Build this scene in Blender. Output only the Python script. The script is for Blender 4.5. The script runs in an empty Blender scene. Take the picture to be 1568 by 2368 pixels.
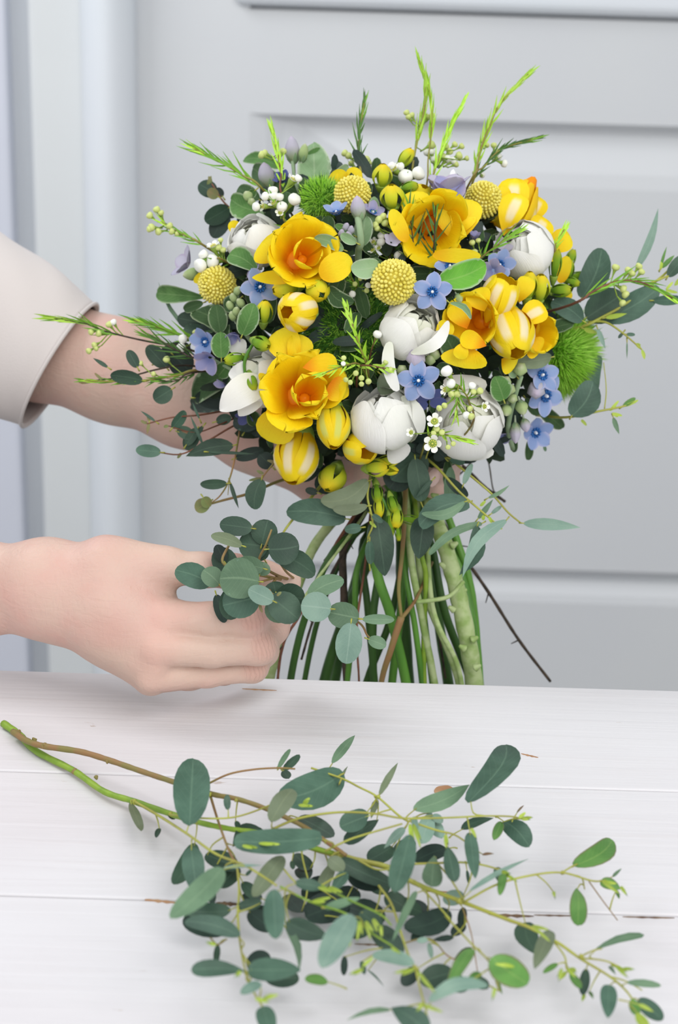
import bpy, math, random
import numpy as np
from mathutils import Vector, Matrix

random.seed(7)
rng = np.random.default_rng(7)
SC = bpy.context.scene
COL = SC.collection
PI = math.pi

# ------------------------------------------------------------------ camera
F_PX, CX, CY = 3800.0, 784.0, 1184.0
PITCH, ROLL = math.radians(19.0), math.radians(1.75)
TABLE_Z = 0.75
CAM = np.array([0.0, 0.0, TABLE_Z + 0.354])
FW = np.array([0, math.cos(PITCH), -math.sin(PITCH)])
R0 = np.array([1.0, 0, 0]); U0 = np.array([0, math.sin(PITCH), math.cos(PITCH)])
RT = R0 * math.cos(ROLL) + U0 * math.sin(ROLL)
UP = -R0 * math.sin(ROLL) + U0 * math.cos(ROLL)
cd = bpy.data.cameras.new('camera'); cam = bpy.data.objects.new('camera', cd); COL.objects.link(cam)
cam.matrix_world = Matrix(((RT[0], UP[0], -FW[0], CAM[0]), (RT[1], UP[1], -FW[1], CAM[1]),
                           (RT[2], UP[2], -FW[2], CAM[2]), (0, 0, 0, 1)))
cd.sensor_fit = 'HORIZONTAL'; cd.sensor_width = 24.0; cd.lens = F_PX / 1568.0 * 24.0
cd.clip_start = 0.05
cd.dof.use_dof = True; cd.dof.focus_distance = 0.775; cd.dof.aperture_fstop = cd.lens / 4.6
SC.camera = cam

# ------------------------------------------------------------------ light
wd = bpy.data.worlds.new('daylight'); SC.world = wd; wd.use_nodes = True
wb = wd.node_tree.nodes['Background']
wb.inputs[0].default_value = (0.955, 0.975, 1.0, 1); wb.inputs[1].default_value = 0.60
def area(name, loc, target, size, power, col=(1, 1, 1), sy=None):
    l = bpy.data.lights.new(name, 'AREA'); l.shape = 'RECTANGLE'; l.size = size; l.size_y = sy or size
    l.energy = power; l.color = col
    o = bpy.data.objects.new(name, l); COL.objects.link(o); o.location = loc
    o.rotation_euler = (Vector(target) - Vector(loc)).to_track_quat('-Z', 'Y').to_euler()
    return o
area('window_and_fill_light', (0.9, -0.6, 2.3), (0, 0.9, 0.9), 1.5, 30, (1.0, 0.985, 0.96))
area('window_and_fill_light', (-1.3, 1.25, 2.4), (-0.5, 2.2, 1.25), 1.0, 24, (0.98, 0.985, 1.0))  # added wall light, no window there: brightens the upper left of the back wall
area('window_and_fill_light', (-0.5, -1.3, 1.75), (0, 0.9, 0.9), 1.8, 17, (1.0, 0.99, 0.975))  # added front fill from behind the camera, lifts the bouquet; not a window
SC.view_settings.view_transform = 'Standard'; SC.view_settings.look = 'None'
SC.view_settings.exposure = -0.06; SC.view_settings.gamma = 1.0
SC.view_settings.use_curve_mapping = False

# ------------------------------------------------------------------ helpers
def ray(px, py): return FW + RT * (px - CX) / F_PX - UP * (py - CY) / F_PX
def W(px, py, zc): return CAM + ray(px, py) * zc
def OnY(px, py, y):
    d = ray(px, py); return CAM + d * (y / d[1])
def OnZ(px, py, z):
    d = ray(px, py); return CAM + d * ((z - CAM[2]) / d[2])
def M(px, zc): return px * zc / F_PX          # pixels to metres at a depth
def nrm(v): return v / (np.linalg.norm(v) + 1e-12)
def img_dir(ax, ay, az): return nrm(RT * ax - UP * ay - FW * az)   # right, down, towards camera
def dome(px, py):
    r2 = ((px - 870) / 480.0) ** 2 + ((py - 730) / 440.0) ** 2
    return 0.93 - 0.11 * math.sqrt(max(0.0, 1 - r2))

def lin(c):
    r = []
    for v in c:
        v /= 255.0
        r.append(v / 12.92 if v <= 0.04045 else ((v + 0.055) / 1.055) ** 2.4)
    return (r[0], r[1], r[2], 1)

def thing(name, label, cat, loc, group=None):
    o = bpy.data.objects.new(name, None); COL.objects.link(o)
    o.empty_display_size = 0.01; o.location = [float(a) for a in loc]
    o['label'] = label; o['category'] = cat
    if group: o['group'] = group
    return o
def root_loc(p):
    v = np.zeros(3)
    while p is not None:
        v += np.array(p.location); p = p.parent
    return v
def mesh(name, V, Fc, mats, midx=None, uv=None, smooth=True, origin=None):
    V = np.asarray(V, float)
    if origin is not None: V = V - origin
    me = bpy.data.meshes.new(name)
    Fl = [tuple(map(int, f)) for f in Fc] if not isinstance(Fc, list) else Fc
    me.from_pydata(V.tolist(), [], Fl)
    if not isinstance(mats, (list, tuple)): mats = [mats]
    for m in mats: me.materials.append(m)
    if midx is not None: me.polygons.foreach_set('material_index', np.asarray(midx, np.int32))
    if smooth: me.polygons.foreach_set('use_smooth', np.ones(len(me.polygons), bool))
    if uv is not None:
        ul = me.uv_layers.new(name='uv'); li = np.zeros(len(me.loops), np.int32)
        me.loops.foreach_get('vertex_index', li)
        ul.data.foreach_set('uv', np.asarray(uv, float)[li].ravel())
    me.update(); return me
def link(name, me, parent=None, label=None, kind=None, cat=None, group=None, loc=None):
    o = bpy.data.objects.new(name, me); COL.objects.link(o)
    if parent is not None: o.parent = parent
    if label: o['label'] = label
    if kind: o['kind'] = kind
    if cat: o['category'] = cat
    if group: o['group'] = group
    if loc is not None: o.location = loc
    return o
def mk(name, V, Fc, mats, parent=None, **k):
    a = {x: k.pop(x) for x in ('midx', 'uv', 'smooth') if x in k}
    me = mesh(name, V, Fc, mats, origin=root_loc(parent), **a)
    return link(name, me, parent, **k)
def place(name, me, parent, Mx, **k):        # shared mesh, own transform (Mx in world space)
    o = link(name, me, parent, **k)
    l = root_loc(parent)
    o.matrix_basis = Matrix.Translation([-float(a) for a in l]) @ Mx
    return o
def frame_to(axis, pos, s, roll=0.0):
    z = nrm(np.asarray(axis, float)); a = np.array([0, 0, 1.0]) if abs(z[2]) < 0.9 else np.array([1.0, 0, 0])
    x = nrm(np.cross(a, z)); y = np.cross(z, x)
    x, y = x * math.cos(roll) + y * math.sin(roll), y * math.cos(roll) - x * math.sin(roll)
    if np.isscalar(s): s = (s, s, s)
    m = np.eye(4); m[:3, 0] = x * s[0]; m[:3, 1] = y * s[1]; m[:3, 2] = z * s[2]; m[:3, 3] = pos
    return Matrix(m.tolist())

class Geo:                                   # collects pieces that become ONE mesh
    def __init__(s): s.V = []; s.F = []; s.U = []; s.I = []; s.n = 0
    def add(s, V, Fc, uv=None, mi=0):
        V = np.asarray(V, float)
        s.V.append(V); s.F += [tuple(int(i) + s.n for i in f) for f in Fc]
        s.U.append(np.asarray(uv, float) if uv is not None else np.zeros((len(V), 2)))
        s.I += [mi] * len(Fc); s.n += len(V)
    def build(s, name, mats, parent=None, **k):
        return mk(name, np.concatenate(s.V), s.F, mats, parent, midx=s.I, uv=np.concatenate(s.U), **k)

def catmull(P, n):
    P = np.asarray(P, float)
    if len(P) < 3 or n < 2:
        if len(P) == 2:
            t = np.linspace(0, 1, n + 1)[:, None]; return P[0] * (1 - t) + P[1] * t
        return P
    Q = np.vstack([2 * P[0] - P[1], P, 2 * P[-1] - P[-2]]); out = []
    for i in range(1, len(Q) - 2):
        for k in range(n):
            t = k / n
            out.append(0.5 * (2 * Q[i] + (Q[i + 1] - Q[i - 1]) * t + (2 * Q[i - 1] - 5 * Q[i] + 4 * Q[i + 1] - Q[i + 2]) * t * t
                              + (3 * Q[i] - Q[i - 1] - 3 * Q[i + 1] + Q[i + 2]) * t ** 3))
    out.append(Q[-2]); return np.array(out)
def tube(P, R, sides=7, sub=4, bump=0.0):
    """P points (n,3), R radii (n); swept tube with rounded ends -> V, F, uv"""
    A = catmull(np.column_stack([np.asarray(P, float), np.asarray(R, float)]), sub)
    C, R = A[:, :3], np.abs(A[:, 3])
    T = np.gradient(C, axis=0); T /= np.linalg.norm(T, axis=1)[:, None] + 1e-12
    ref = np.array([0.3, 0.2, 1.0]); ref = ref if abs(T[0] @ nrm(ref)) < .95 else np.array([1.0, 0, 0])
    x = nrm(np.cross(T[0], ref)); V = []; uv = []
    ang = np.linspace(0, 2 * PI, sides, endpoint=False); n = len(C)
    for i in range(n):
        x = nrm(x - T[i] * (x @ T[i])); y = np.cross(T[i], x)
        r = R[i] * (1 + (bump * math.sin(i * 2.1) if bump else 0))
        V.append(C[i] + r * (np.cos(ang)[:, None] * x + np.sin(ang)[:, None] * y))
        uv += [(k / sides, i / n) for k in range(sides)]
    V = np.concatenate(V); Fc = []
    for i in range(n - 1):
        for k in range(sides):
            a = i * sides + k; b = i * sides + (k + 1) % sides
            Fc.append((a, b, b + sides, a + sides))
    V = np.vstack([V, C[0] - T[0] * R[0] * .5, C[-1] + T[-1] * R[-1] * .5]); uv += [(0, 0), (0, 1)]
    m = len(V)
    for k in range(sides):
        Fc.append((m - 2, (k + 1) % sides, k)); Fc.append((m - 1, (n - 1) * sides + k, (n - 1) * sides + (k + 1) % sides))
    return V, Fc, np.array(uv)

SHAPE = {'oval': (.5, .5), 'round': (.5, .5), 'lance': (.62, 1.0), 'obov': (.95, .45), 'strap': (.3, .3), 'ovate': (.42, .7),
         'needle': (.3, .9), 'petal': (.7, .35)}
def leaf(b, t, w, N, shape='oval', bend=.08, cup=.15, side=0., th=.00025, nv=9, nu=5, wav=0., fold=0.):
    b, t = np.asarray(b, float), np.asarray(t, float)
    L = np.linalg.norm(t - b); d = (t - b) / (L + 1e-9)
    N = nrm(np.asarray(N, float)); s = nrm(np.cross(d, N)); N = np.cross(s, d)
    pa, pb = SHAPE[shape]
    tt = (1 - np.cos(np.linspace(0.0, 1, nv) * PI)) / 2
    wf = (np.clip(tt, 1e-4, 1) ** pa) * (np.clip(1 - tt, 1e-4, 1) ** pb)
    tm = pa / (pa + pb); wf /= (tm ** pa) * ((1 - tm) ** pb)
    wf = np.maximum(wf, .02)
    sv = np.linspace(-1, 1, nu)
    ph = rng.uniform(0, 6)
    V = []; uv = []; B = []
    for i, ti in enumerate(tt):
        hw = w * .5 * wf[i]
        c = b + d * (L * ti) + N * (bend * L * math.sin(PI * ti)) + s * (side * L * math.sin(PI * ti))
        for v in sv:
            off = cup * hw * v * v + fold * hw * abs(v) + wav * w * math.sin(ti * 11 + ph + v * 1.7) * abs(v)
            p = c + s * (hw * v) + N * off
            V.append(p); uv.append((.5 + .5 * v, ti)); B.append(p - N * (th * (1 - .95 * v * v)))
    n = len(V); Fc = []; I = []
    for i in range(nv - 1):
        for k in range(nu - 1):
            a = i * nu + k
            Fc.append((a, a + 1, a + nu + 1, a + nu)); I.append(0)
            Fc.append((n + a + nu, n + a + nu + 1, n + a + 1, n + a)); I.append(1)
    return np.array(V + B), Fc, np.array(uv + uv), I
def leafobj(name, parent, L, mats, extra=None, **k):
    V, Fc, uv, I = L; g = Geo(); g.V.append(V); g.F += Fc; g.U.append(uv); g.I += I; g.n = len(V)
    if extra is not None: g.add(*extra, mi=2)
    return g.build(name, mats, parent, **k)

# ------------------------------------------------------------------ materials
class NT:
    def __init__(s, name):
        s.m = bpy.data.materials.new(name); s.m.use_nodes = True; s.t = s.m.node_tree
        s.t.nodes.clear(); s.out = s.n('ShaderNodeOutputMaterial')
    def n(s, typ, **k):
        nd = s.t.nodes.new(typ)
        for a, b in k.items(): setattr(nd, a, b)
        return nd
    def l(s, a, b): s.t.links.new(a, b)
    def val(s, x, sock):
        if isinstance(x, (int, float)): sock.default_value = x
        elif isinstance(x, tuple): sock.default_value = x
        else: s.l(x, sock)
    def math(s, op, a, b=0.0, c=None, clamp=False):
        nd = s.n('ShaderNodeMath', operation=op, use_clamp=clamp); s.val(a, nd.inputs[0]); s.val(b, nd.inputs[1])
        if c is not None: s.val(c, nd.inputs[2])
        return nd.outputs[0]
    def mix(s, f, a, b):
        nd = s.n('ShaderNodeMix', data_type='RGBA'); s.val(f, nd.inputs[0]); s.val(a, nd.inputs[6]); s.val(b, nd.inputs[7])
        return nd.outputs[2]
    def step(s, x, lo, hi):
        nd = s.n('ShaderNodeMapRange', interpolation_type='SMOOTHSTEP'); s.val(x, nd.inputs[0])
        nd.inputs[1].default_value = lo; nd.inputs[2].default_value = hi; return nd.outputs[0]
    def noise(s, scale, vec=None, detail=3.0, dist=0.0):
        nd = s.n('ShaderNodeTexNoise'); nd.inputs['Scale'].default_value = scale; nd.inputs['Detail'].default_value = detail
        nd.inputs['Distortion'].default_value = dist
        if vec is not None: s.l(vec, nd.inputs['Vector'])
        return nd.outputs['Fac']
    def obj(s, scl=None):
        tc = s.n('ShaderNodeTexCoord').outputs['Object']
        if scl is None: return tc
        mp = s.n('ShaderNodeMapping'); mp.inputs['Scale'].default_value = scl; s.l(tc, mp.inputs[0]); return mp.outputs[0]
    def fin(s, col, rough=.5, trans=0., bump=None, bs=.2, bd=.001, sss=0., spec=.4, tcol=None, sheen=0., coat=0.):
        p = s.n('ShaderNodeBsdfPrincipled'); s.val(col, p.inputs['Base Color']); s.val(rough, p.inputs['Roughness'])
        p.inputs['Specular IOR Level'].default_value = spec
        if sss:
            p.inputs['Subsurface Weight'].default_value = sss; p.inputs['Subsurface Radius'].default_value = (.0035, .0014, .0008)
            p.inputs['Subsurface Scale'].default_value = 1.0
        if sheen: p.inputs['Sheen Weight'].default_value = sheen
        if coat: p.inputs['Coat Weight'].default_value = coat
        if bump is not None:
            b = s.n('ShaderNodeBump'); b.inputs['Strength'].default_value = bs; b.inputs['Distance'].default_value = bd
            s.l(bump, b.inputs['Height']); s.l(b.outputs[0], p.inputs['Normal'])
        sh = p.outputs[0]
        if trans:
            tr = s.n('ShaderNodeBsdfTranslucent'); s.val(tcol if tcol is not None else col, tr.inputs[0])
            mx = s.n('ShaderNodeMixShader'); mx.inputs[0].default_value = trans
            s.l(sh, mx.inputs[1]); s.l(tr.outputs[0], mx.inputs[2]); sh = mx.outputs[0]
        s.l(sh, s.out.inputs[0]); return s.m

def uvs(t):
    sp = t.n('ShaderNodeSeparateXYZ'); t.l(t.n('ShaderNodeUVMap').outputs[0], sp.inputs[0])
    u, v = sp.outputs[0], sp.outputs[1]
    a = t.math('MULTIPLY', t.math('ABSOLUTE', t.math('SUBTRACT', u, .5)), 2.0)     # 0 on the midrib, 1 on the edge
    return u, v, a
def leafmat(name, c, c2, rib=None, rim=None, rough=.5, trans=.12, vein=.5, speck=None, spec=.35):
    t = NT(name); u, v, a = uvs(t)
    oi = t.n('ShaderNodeObjectInfo').outputs['Random']
    f = t.step(t.noise(70, t.obj(), 4), .35, .68)
    col = t.mix(f, lin(c), lin(c2))
    hs = t.n('ShaderNodeHueSaturation'); hs.inputs['Saturation'].default_value = 1.0
    t.l(t.math('ADD', t.math('MULTIPLY', oi, .34), .83), hs.inputs['Value']); t.l(col, hs.inputs['Color']); col = hs.outputs[0]
    ph = t.math('SUBTRACT', t.math('MULTIPLY', v, 52.0), t.math('MULTIPLY', a, 16.0))
    sv = t.step(t.math('SINE', ph), .86, 1.0)
    if rib is not None:
        col = t.mix(t.math('MULTIPLY', sv, vein * .22), col, lin(rib))
        col = t.mix(t.math('MULTIPLY', t.math('SUBTRACT', 1.0, t.step(a, .01, .09)), .35), col, lin(rib))
    if rim is not None: col = t.mix(t.math('MULTIPLY', t.step(a, .78, 1.0), .85), col, lin(rim))
    if speck is not None: col = t.mix(t.step(t.noise(240, t.obj(), 2), .66, .74), col, lin(speck))
    bmp = t.math('ADD', t.math('MULTIPLY', sv, -.35), t.noise(900, t.obj(), 2))
    return t.fin(col, rough, trans, bmp, .18, .0006, spec=spec)
def petalmat(name, c, c2, tip=None, base=None, stripe=None, rough=.45, trans=.35, edge=None, spec=.3, sat=0):
    t = NT(name); u, v, a = uvs(t)
    f = t.step(t.noise(45, t.obj(), 2), .3, .7)
    col = t.mix(f, lin(c), lin(c2))
    if base is not None: col = t.mix(t.math('SUBTRACT', 1.0, t.step(v, .05, .55)), col, lin(base))
    if tip is not None: col = t.mix(t.step(v, .6, 1.0), col, lin(tip))
    if edge is not None: col = t.mix(t.math('MULTIPLY', t.step(a, .5, 1.0), .8), col, lin(edge))
    if stripe is not None:
        s1 = t.math('SUBTRACT', 1.0, t.step(a, .2, .46))
        s2 = t.math('MULTIPLY', t.step(v, .25, .42), t.math('SUBTRACT', 1.0, t.step(v, .78, .93)))
        col = t.mix(t.math('MULTIPLY', s1, s2), col, lin(stripe))
    mp = t.n('ShaderNodeMapping'); mp.inputs['Scale'].default_value = (38, 2.5, 1)
    t.l(t.n('ShaderNodeUVMap').outputs[0], mp.inputs[0])
    return t.fin(col, rough, trans, t.noise(1.6, mp.outputs[0], 3), .45, .0008, spec=spec)
def simple(name, c, c2=None, rough=.5, scale=200., trans=0., bs=.3, spec=.4, sss=0., bd=.0006, scl=None):
    t = NT(name); v = t.obj(scl); nz = t.noise(scale, v, 4)
    return t.fin(t.mix(t.step(nz, .35, .65), lin(c), lin(c2 or c)), rough, trans, nz, bs, bd, spec=spec, sss=sss)

E = {}
E['d'] = [leafmat('eucalyptus_green', (62, 92, 76), (78, 110, 92), (116, 148, 124), vein=.5), leafmat('eucalyptus_back', (108, 140, 116), (128, 156, 132), (150, 176, 150))]
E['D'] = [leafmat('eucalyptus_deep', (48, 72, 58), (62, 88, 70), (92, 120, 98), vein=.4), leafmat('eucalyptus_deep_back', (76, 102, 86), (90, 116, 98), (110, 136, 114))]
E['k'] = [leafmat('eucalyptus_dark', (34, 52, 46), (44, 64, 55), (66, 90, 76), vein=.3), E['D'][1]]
E['g'] = [leafmat('eucalyptus_sage', (94, 124, 96), (110, 140, 110), (146, 172, 138)), E['d'][1]]
E['b'] = [leafmat('eucalyptus_silver', (114, 144, 130), (132, 160, 144), (160, 182, 166)), E['d'][1]]
E['o'] = [leafmat('eucalyptus_olive', (112, 126, 96), (126, 140, 112), (148, 160, 126)), E['g'][0]]
E['G'] = [leafmat('eucalyptus_fresh', (86, 136, 62), (104, 152, 76), (150, 180, 100), rim=(120, 110, 80)), E['g'][0]]
E['y'] = [leafmat('eucalyptus_bud_green', (158, 184, 62), (176, 196, 84), (200, 210, 110)), E['G'][0]]
E['r'] = [leafmat('eucalyptus_reddish', (112, 128, 74), (142, 112, 84), (160, 130, 90)), E['D'][1]]
E['f'] = [leafmat('felted_leaf_green', (74, 116, 56), (94, 138, 72), (138, 168, 110), rim=(176, 192, 158), vein=.8, rough=.75), leafmat('felted_leaf_back', (138, 162, 124), (152, 174, 138), (176, 190, 160), rough=.85)]
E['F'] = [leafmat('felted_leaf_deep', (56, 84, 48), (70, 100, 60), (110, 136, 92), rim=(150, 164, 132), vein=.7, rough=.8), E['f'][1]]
E['B'] = [leafmat('felted_leaf_bright', (82, 148, 42), (100, 166, 52), (150, 190, 100), rim=(176, 196, 160), vein=.7, rough=.6), E['f'][1]]
E['p'] = [leafmat('felted_leaf_pale', (124, 156, 112), (144, 172, 132), (176, 194, 160), rim=(190, 202, 178), rough=.85), E['f'][1]]
M_STEMG = simple('stem_green', (134, 164, 52), (112, 146, 44), .5, 120)
M_STEMB = simple('stem_brown', (122, 84, 54), (96, 74, 44), .55, 160)
M_STEMO = simple('stem_olive', (140, 138, 60), (124, 104, 58), .5, 90)
M_STEMD = simple('stem_dark_green', (58, 96, 36), (44, 78, 30), .5, 90, scl=(1, 1, .2))
M_STEMM = simple('stem_mid_green', (92, 144, 52), (76, 126, 44), .45, 90, scl=(1, 1, .2))
M_STEMP = simple('stem_pale_green', (178, 194, 140), (142, 168, 96), .6, 140)
M_TWIG = simple('twig_dark', (72, 58, 46), (46, 40, 32), .7, 220)
M_TWIGR = simple('twig_reddish', (128, 82, 62), (104, 66, 48), .6, 160)
M_NEEDB = leafmat('needle_bright', (168, 216, 60), (184, 224, 84), None)
M_NEEDM = leafmat('needle_green', (128, 180, 58), (110, 162, 54), None)
M_NEEDD = leafmat('needle_dark', (76, 116, 52), (92, 134, 60), None)
M_WAX = simple('waxflower_white', (252, 252, 246), (242, 244, 234), .35, 160, trans=.12, bs=.15)
M_WAXG = simple('waxflower_bud_green', (200, 214, 116), (214, 222, 150), .4, 160, trans=.1, bs=.15)
M_CAL = simple('calyx_green', (146, 172, 66), (124, 154, 60), .5, 200)
M_FRY = petalmat('freesia_yellow', (255, 234, 34), (255, 226, 22), base=(255, 208, 14), tip=(255, 238, 44), trans=.3)
M_FRO = petalmat('freesia_orange_inside', (255, 222, 20), (255, 212, 14), base=(252, 160, 6), tip=(255, 230, 26), trans=.3)
M_FRS = petalmat('freesia_striped', (255, 234, 30), (255, 226, 24), base=(255, 216, 20), stripe=(254, 244, 200), trans=.28)
M_FRG = petalmat('freesia_bud_green', (224, 228, 50), (208, 220, 54), base=(164, 200, 50), tip=(248, 224, 36), trans=.22)
M_FRGG = petalmat('freesia_bud_leafgreen', (142, 182, 38), (124, 168, 36), base=(98, 148, 38), tip=(190, 200, 40), trans=.2)
M_FRW = petalmat('freesia_bud_yellow', (255, 226, 24), (246, 224, 36), base=(214, 220, 60), stripe=(226, 228, 110), trans=.25)
M_RAN = petalmat('ranunculus_white', (255, 255, 252), (254, 254, 249), base=(246, 248, 234), trans=.3, rough=.55)
M_RANC = petalmat('ranunculus_cream', (253, 253, 244), (250, 252, 236), base=(240, 244, 216), trans=.3, rough=.55)
M_TW = petalmat('tweedia_blue', (164, 186, 226), (152, 174, 220), edge=(196, 198, 230), base=(130, 160, 214), trans=.25, rough=.6)
M_TWL = petalmat('tweedia_lilac', (186, 184, 222), (170, 172, 216), edge=(208, 196, 220), base=(140, 150, 206), trans=.25, rough=.6)
M_TWP = petalmat('tweedia_pale', (214, 210, 226), (200, 198, 218), edge=(196, 180, 208), trans=.25, rough=.6)
M_TWD = petalmat('tweedia_deep', (84, 98, 158), (96, 104, 160), edge=(110, 112, 166), trans=.2, rough=.6)
M_TWC = simple('tweedia_corona', (24, 84, 150), (40, 104, 172), .4, 300)
M_TWB = petalmat('tweedia_bud', (196, 186, 206), (184, 184, 196), base=(160, 176, 130), tip=(206, 192, 214), trans=.15, rough=.7)
M_TWBG = petalmat('tweedia_bud_green', (178, 196, 138), (166, 186, 128), base=(132, 160, 104), tip=(200, 206, 170), trans=.12, rough=.8)
M_WHITE = simple('white_dot', (238, 240, 244), None, .4)
M_CRA = simple('craspedia_yellow', (240, 230, 128), (228, 214, 88), .7, 260, trans=.08)
M_CRAC = simple('craspedia_core', (196, 176, 56), (176, 158, 48), .8, 260)
M_FUZ = leafmat('dianthus_green', (172, 226, 76), (190, 236, 104), None, trans=.4)
M_FUZD = leafmat('dianthus_deep_green', (62, 120, 38), (80, 142, 46), None, trans=.2)
M_FUZC = simple('dianthus_core', (110, 168, 50), (90, 148, 42), .8, 200)
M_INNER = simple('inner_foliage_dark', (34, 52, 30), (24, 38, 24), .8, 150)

def skin(name='skin', knuckles=(), blush=(), k=1.0):
    """knuckles: (point, axis) with crease lines; blush: reddish spots; all in object space"""
    t = NT(name); o = t.obj()
    c = t.mix(t.step(t.noise(26, o, 3), .35, .68), lin((206, 178, 163)), lin((206, 169, 157)))
    c = t.mix(t.math('MULTIPLY', t.step(t.noise(11, o, 2), .5, .7), .5), c, lin((198, 150, 138)))
    c = t.mix(t.math('MULTIPLY', t.step(t.noise(60, o, 3), .52, .75), .25), c, lin((206, 150, 138)))
    mp = t.obj((1.0, 1, .35))
    h = t.math('ADD', t.noise(420, mp, 5, .6), t.math('MULTIPLY', t.noise(150, t.obj((.5, 1, 1.8)), 4, 1.2), .9))
    def dist(p):
        v = t.n('ShaderNodeVectorMath', operation='DISTANCE'); t.l(o, v.inputs[0]); v.inputs[1].default_value = [float(a) for a in p]; return v.outputs['Value']
    for p, ax in knuckles:
        m = t.math('SUBTRACT', 1.0, t.step(dist(p), .0035, .0095))
        dv = t.n('ShaderNodeVectorMath', operation='DOT_PRODUCT'); t.l(o, dv.inputs[0]); dv.inputs[1].default_value = [float(a) for a in ax]
        ph = t.math('ADD', t.math('MULTIPLY', dv.outputs['Value'], 3000.0), t.math('MULTIPLY', t.noise(260, o, 2), 7.0))
        h = t.math('SUBTRACT', h, t.math('MULTIPLY', t.math('MULTIPLY', t.step(t.math('SINE', ph), .45, 1.0), m), .95))
        c = t.mix(t.math('MULTIPLY', m, .32), c, lin((208, 148, 136)))
    for p in blush:
        m = t.math('SUBTRACT', 1.0, t.step(dist(p), .004, .018)); c = t.mix(t.math('MULTIPLY', m, .22), c, lin((214, 158, 148)))
    return t.fin(c, .5, 0, h, .5, .0007, sss=.10, spec=.32)
M_SKIN = skin()
M_NAIL = simple('fingernail', (238, 200, 192), (240, 206, 198), .25, 60, bs=.05, spec=.5, sss=.1)

# ------------------------------------------------------------------ setting
import bmesh
def bbox(name, lo, hi, mat, parent=None, bev=.002, seg=2, **k):
    bm = bmesh.new(); bmesh.ops.create_cube(bm, size=1.0)
    lo = np.array(lo, float); hi = np.array(hi, float)
    for v in bm.verts:
        for a in range(3): v.co[a] = lo[a] + (v.co[a] + .5) * (hi[a] - lo[a])
    if bev: bmesh.ops.bevel(bm, geom=bm.edges[:], offset=bev, segments=seg, affect='EDGES', profile=.5)
    V = [tuple(v.co) for v in bm.verts]; bm.verts.index_update()
    Fc = [tuple(v.index for v in f.verts) for f in bm.faces]; bm.free()
    return mk(name, V, Fc, mat, parent, smooth=False, **k)
def painted(name, c, c2, rough=.45, bs=.08):
    t = NT(name); o = t.obj((1, 1, 1))
    nz = t.noise(3.5, o, 4)
    return t.fin(t.mix(t.step(nz, .35, .65), lin(c), lin(c2)), rough, 0, t.noise(160, o, 3), bs, .001, spec=.3)
M_WALL = painted('wall_paint', (205, 210, 216), (208, 212, 217))
M_DOOR = painted('door_paint', (207, 210, 214), (209, 212, 215))
M_TRIM = painted('trim_paint', (218, 224, 230), (220, 225, 231))
M_TRIMG = painted('trim_paint_grey', (212, 216, 218), (214, 218, 220))
M_FLOOR = painted('floor_grey', (168, 166, 164), (160, 158, 156), .6)

YW = 2.15
def XW(px, py=700): return OnY(px, py, YW)[0]
def ZW(py, px=900): return OnY(px, py, YW)[2]
def struct(name, lo, hi, mat, parent=None, **k): return bbox(name, lo, hi, mat, parent, **k)
w = struct('wall_back', (-3.2, YW + .022, 0), (3.2, YW + .16, 2.9), M_WALL, bev=0, kind='structure')
fl = bbox('floor', (-3.2, -1.6, -.06), (3.2, YW + .16, 0), M_FLOOR, bev=0, kind='structure')
# pilaster at the left of the door
x0, x1, x2 = XW(92), XW(208), XW(322)
XL = XW(38)
bbox('wall_left', (-3.0, YW - .004, 0), (XL, YW + .06, 2.9), painted('wall_panel_blue', (208, 212, 224), (206, 210, 222)), bev=.006, kind='structure')
bbox('trim_1', (x0, YW - .028, 0), (x1 + .01, YW + .06, 2.9), M_TRIMG, bev=.010, seg=4, kind='structure')
# rounded bright casing strip
prof = []
for k in range(13):
    a = k / 12; prof.append((x1 + (x2 - x1) * a, YW - .030 - .030 * math.sin(PI * a) ** .7))
V = []; Fc = []
for z in (0, 2.9):
    V += [(x, y, z) for x, y in prof] + [(x2, YW + .06, z), (x1, YW + .06, z)]
n = len(prof) + 2
for k in range(n): Fc.append((k, (k + 1) % n, (k + 1) % n + n, k + n))
Fc += [tuple(range(n))[::-1], tuple(range(n, 2 * n))]
mk('trim_2', V, Fc, M_TRIM, None, smooth=False, kind='structure')
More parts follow.
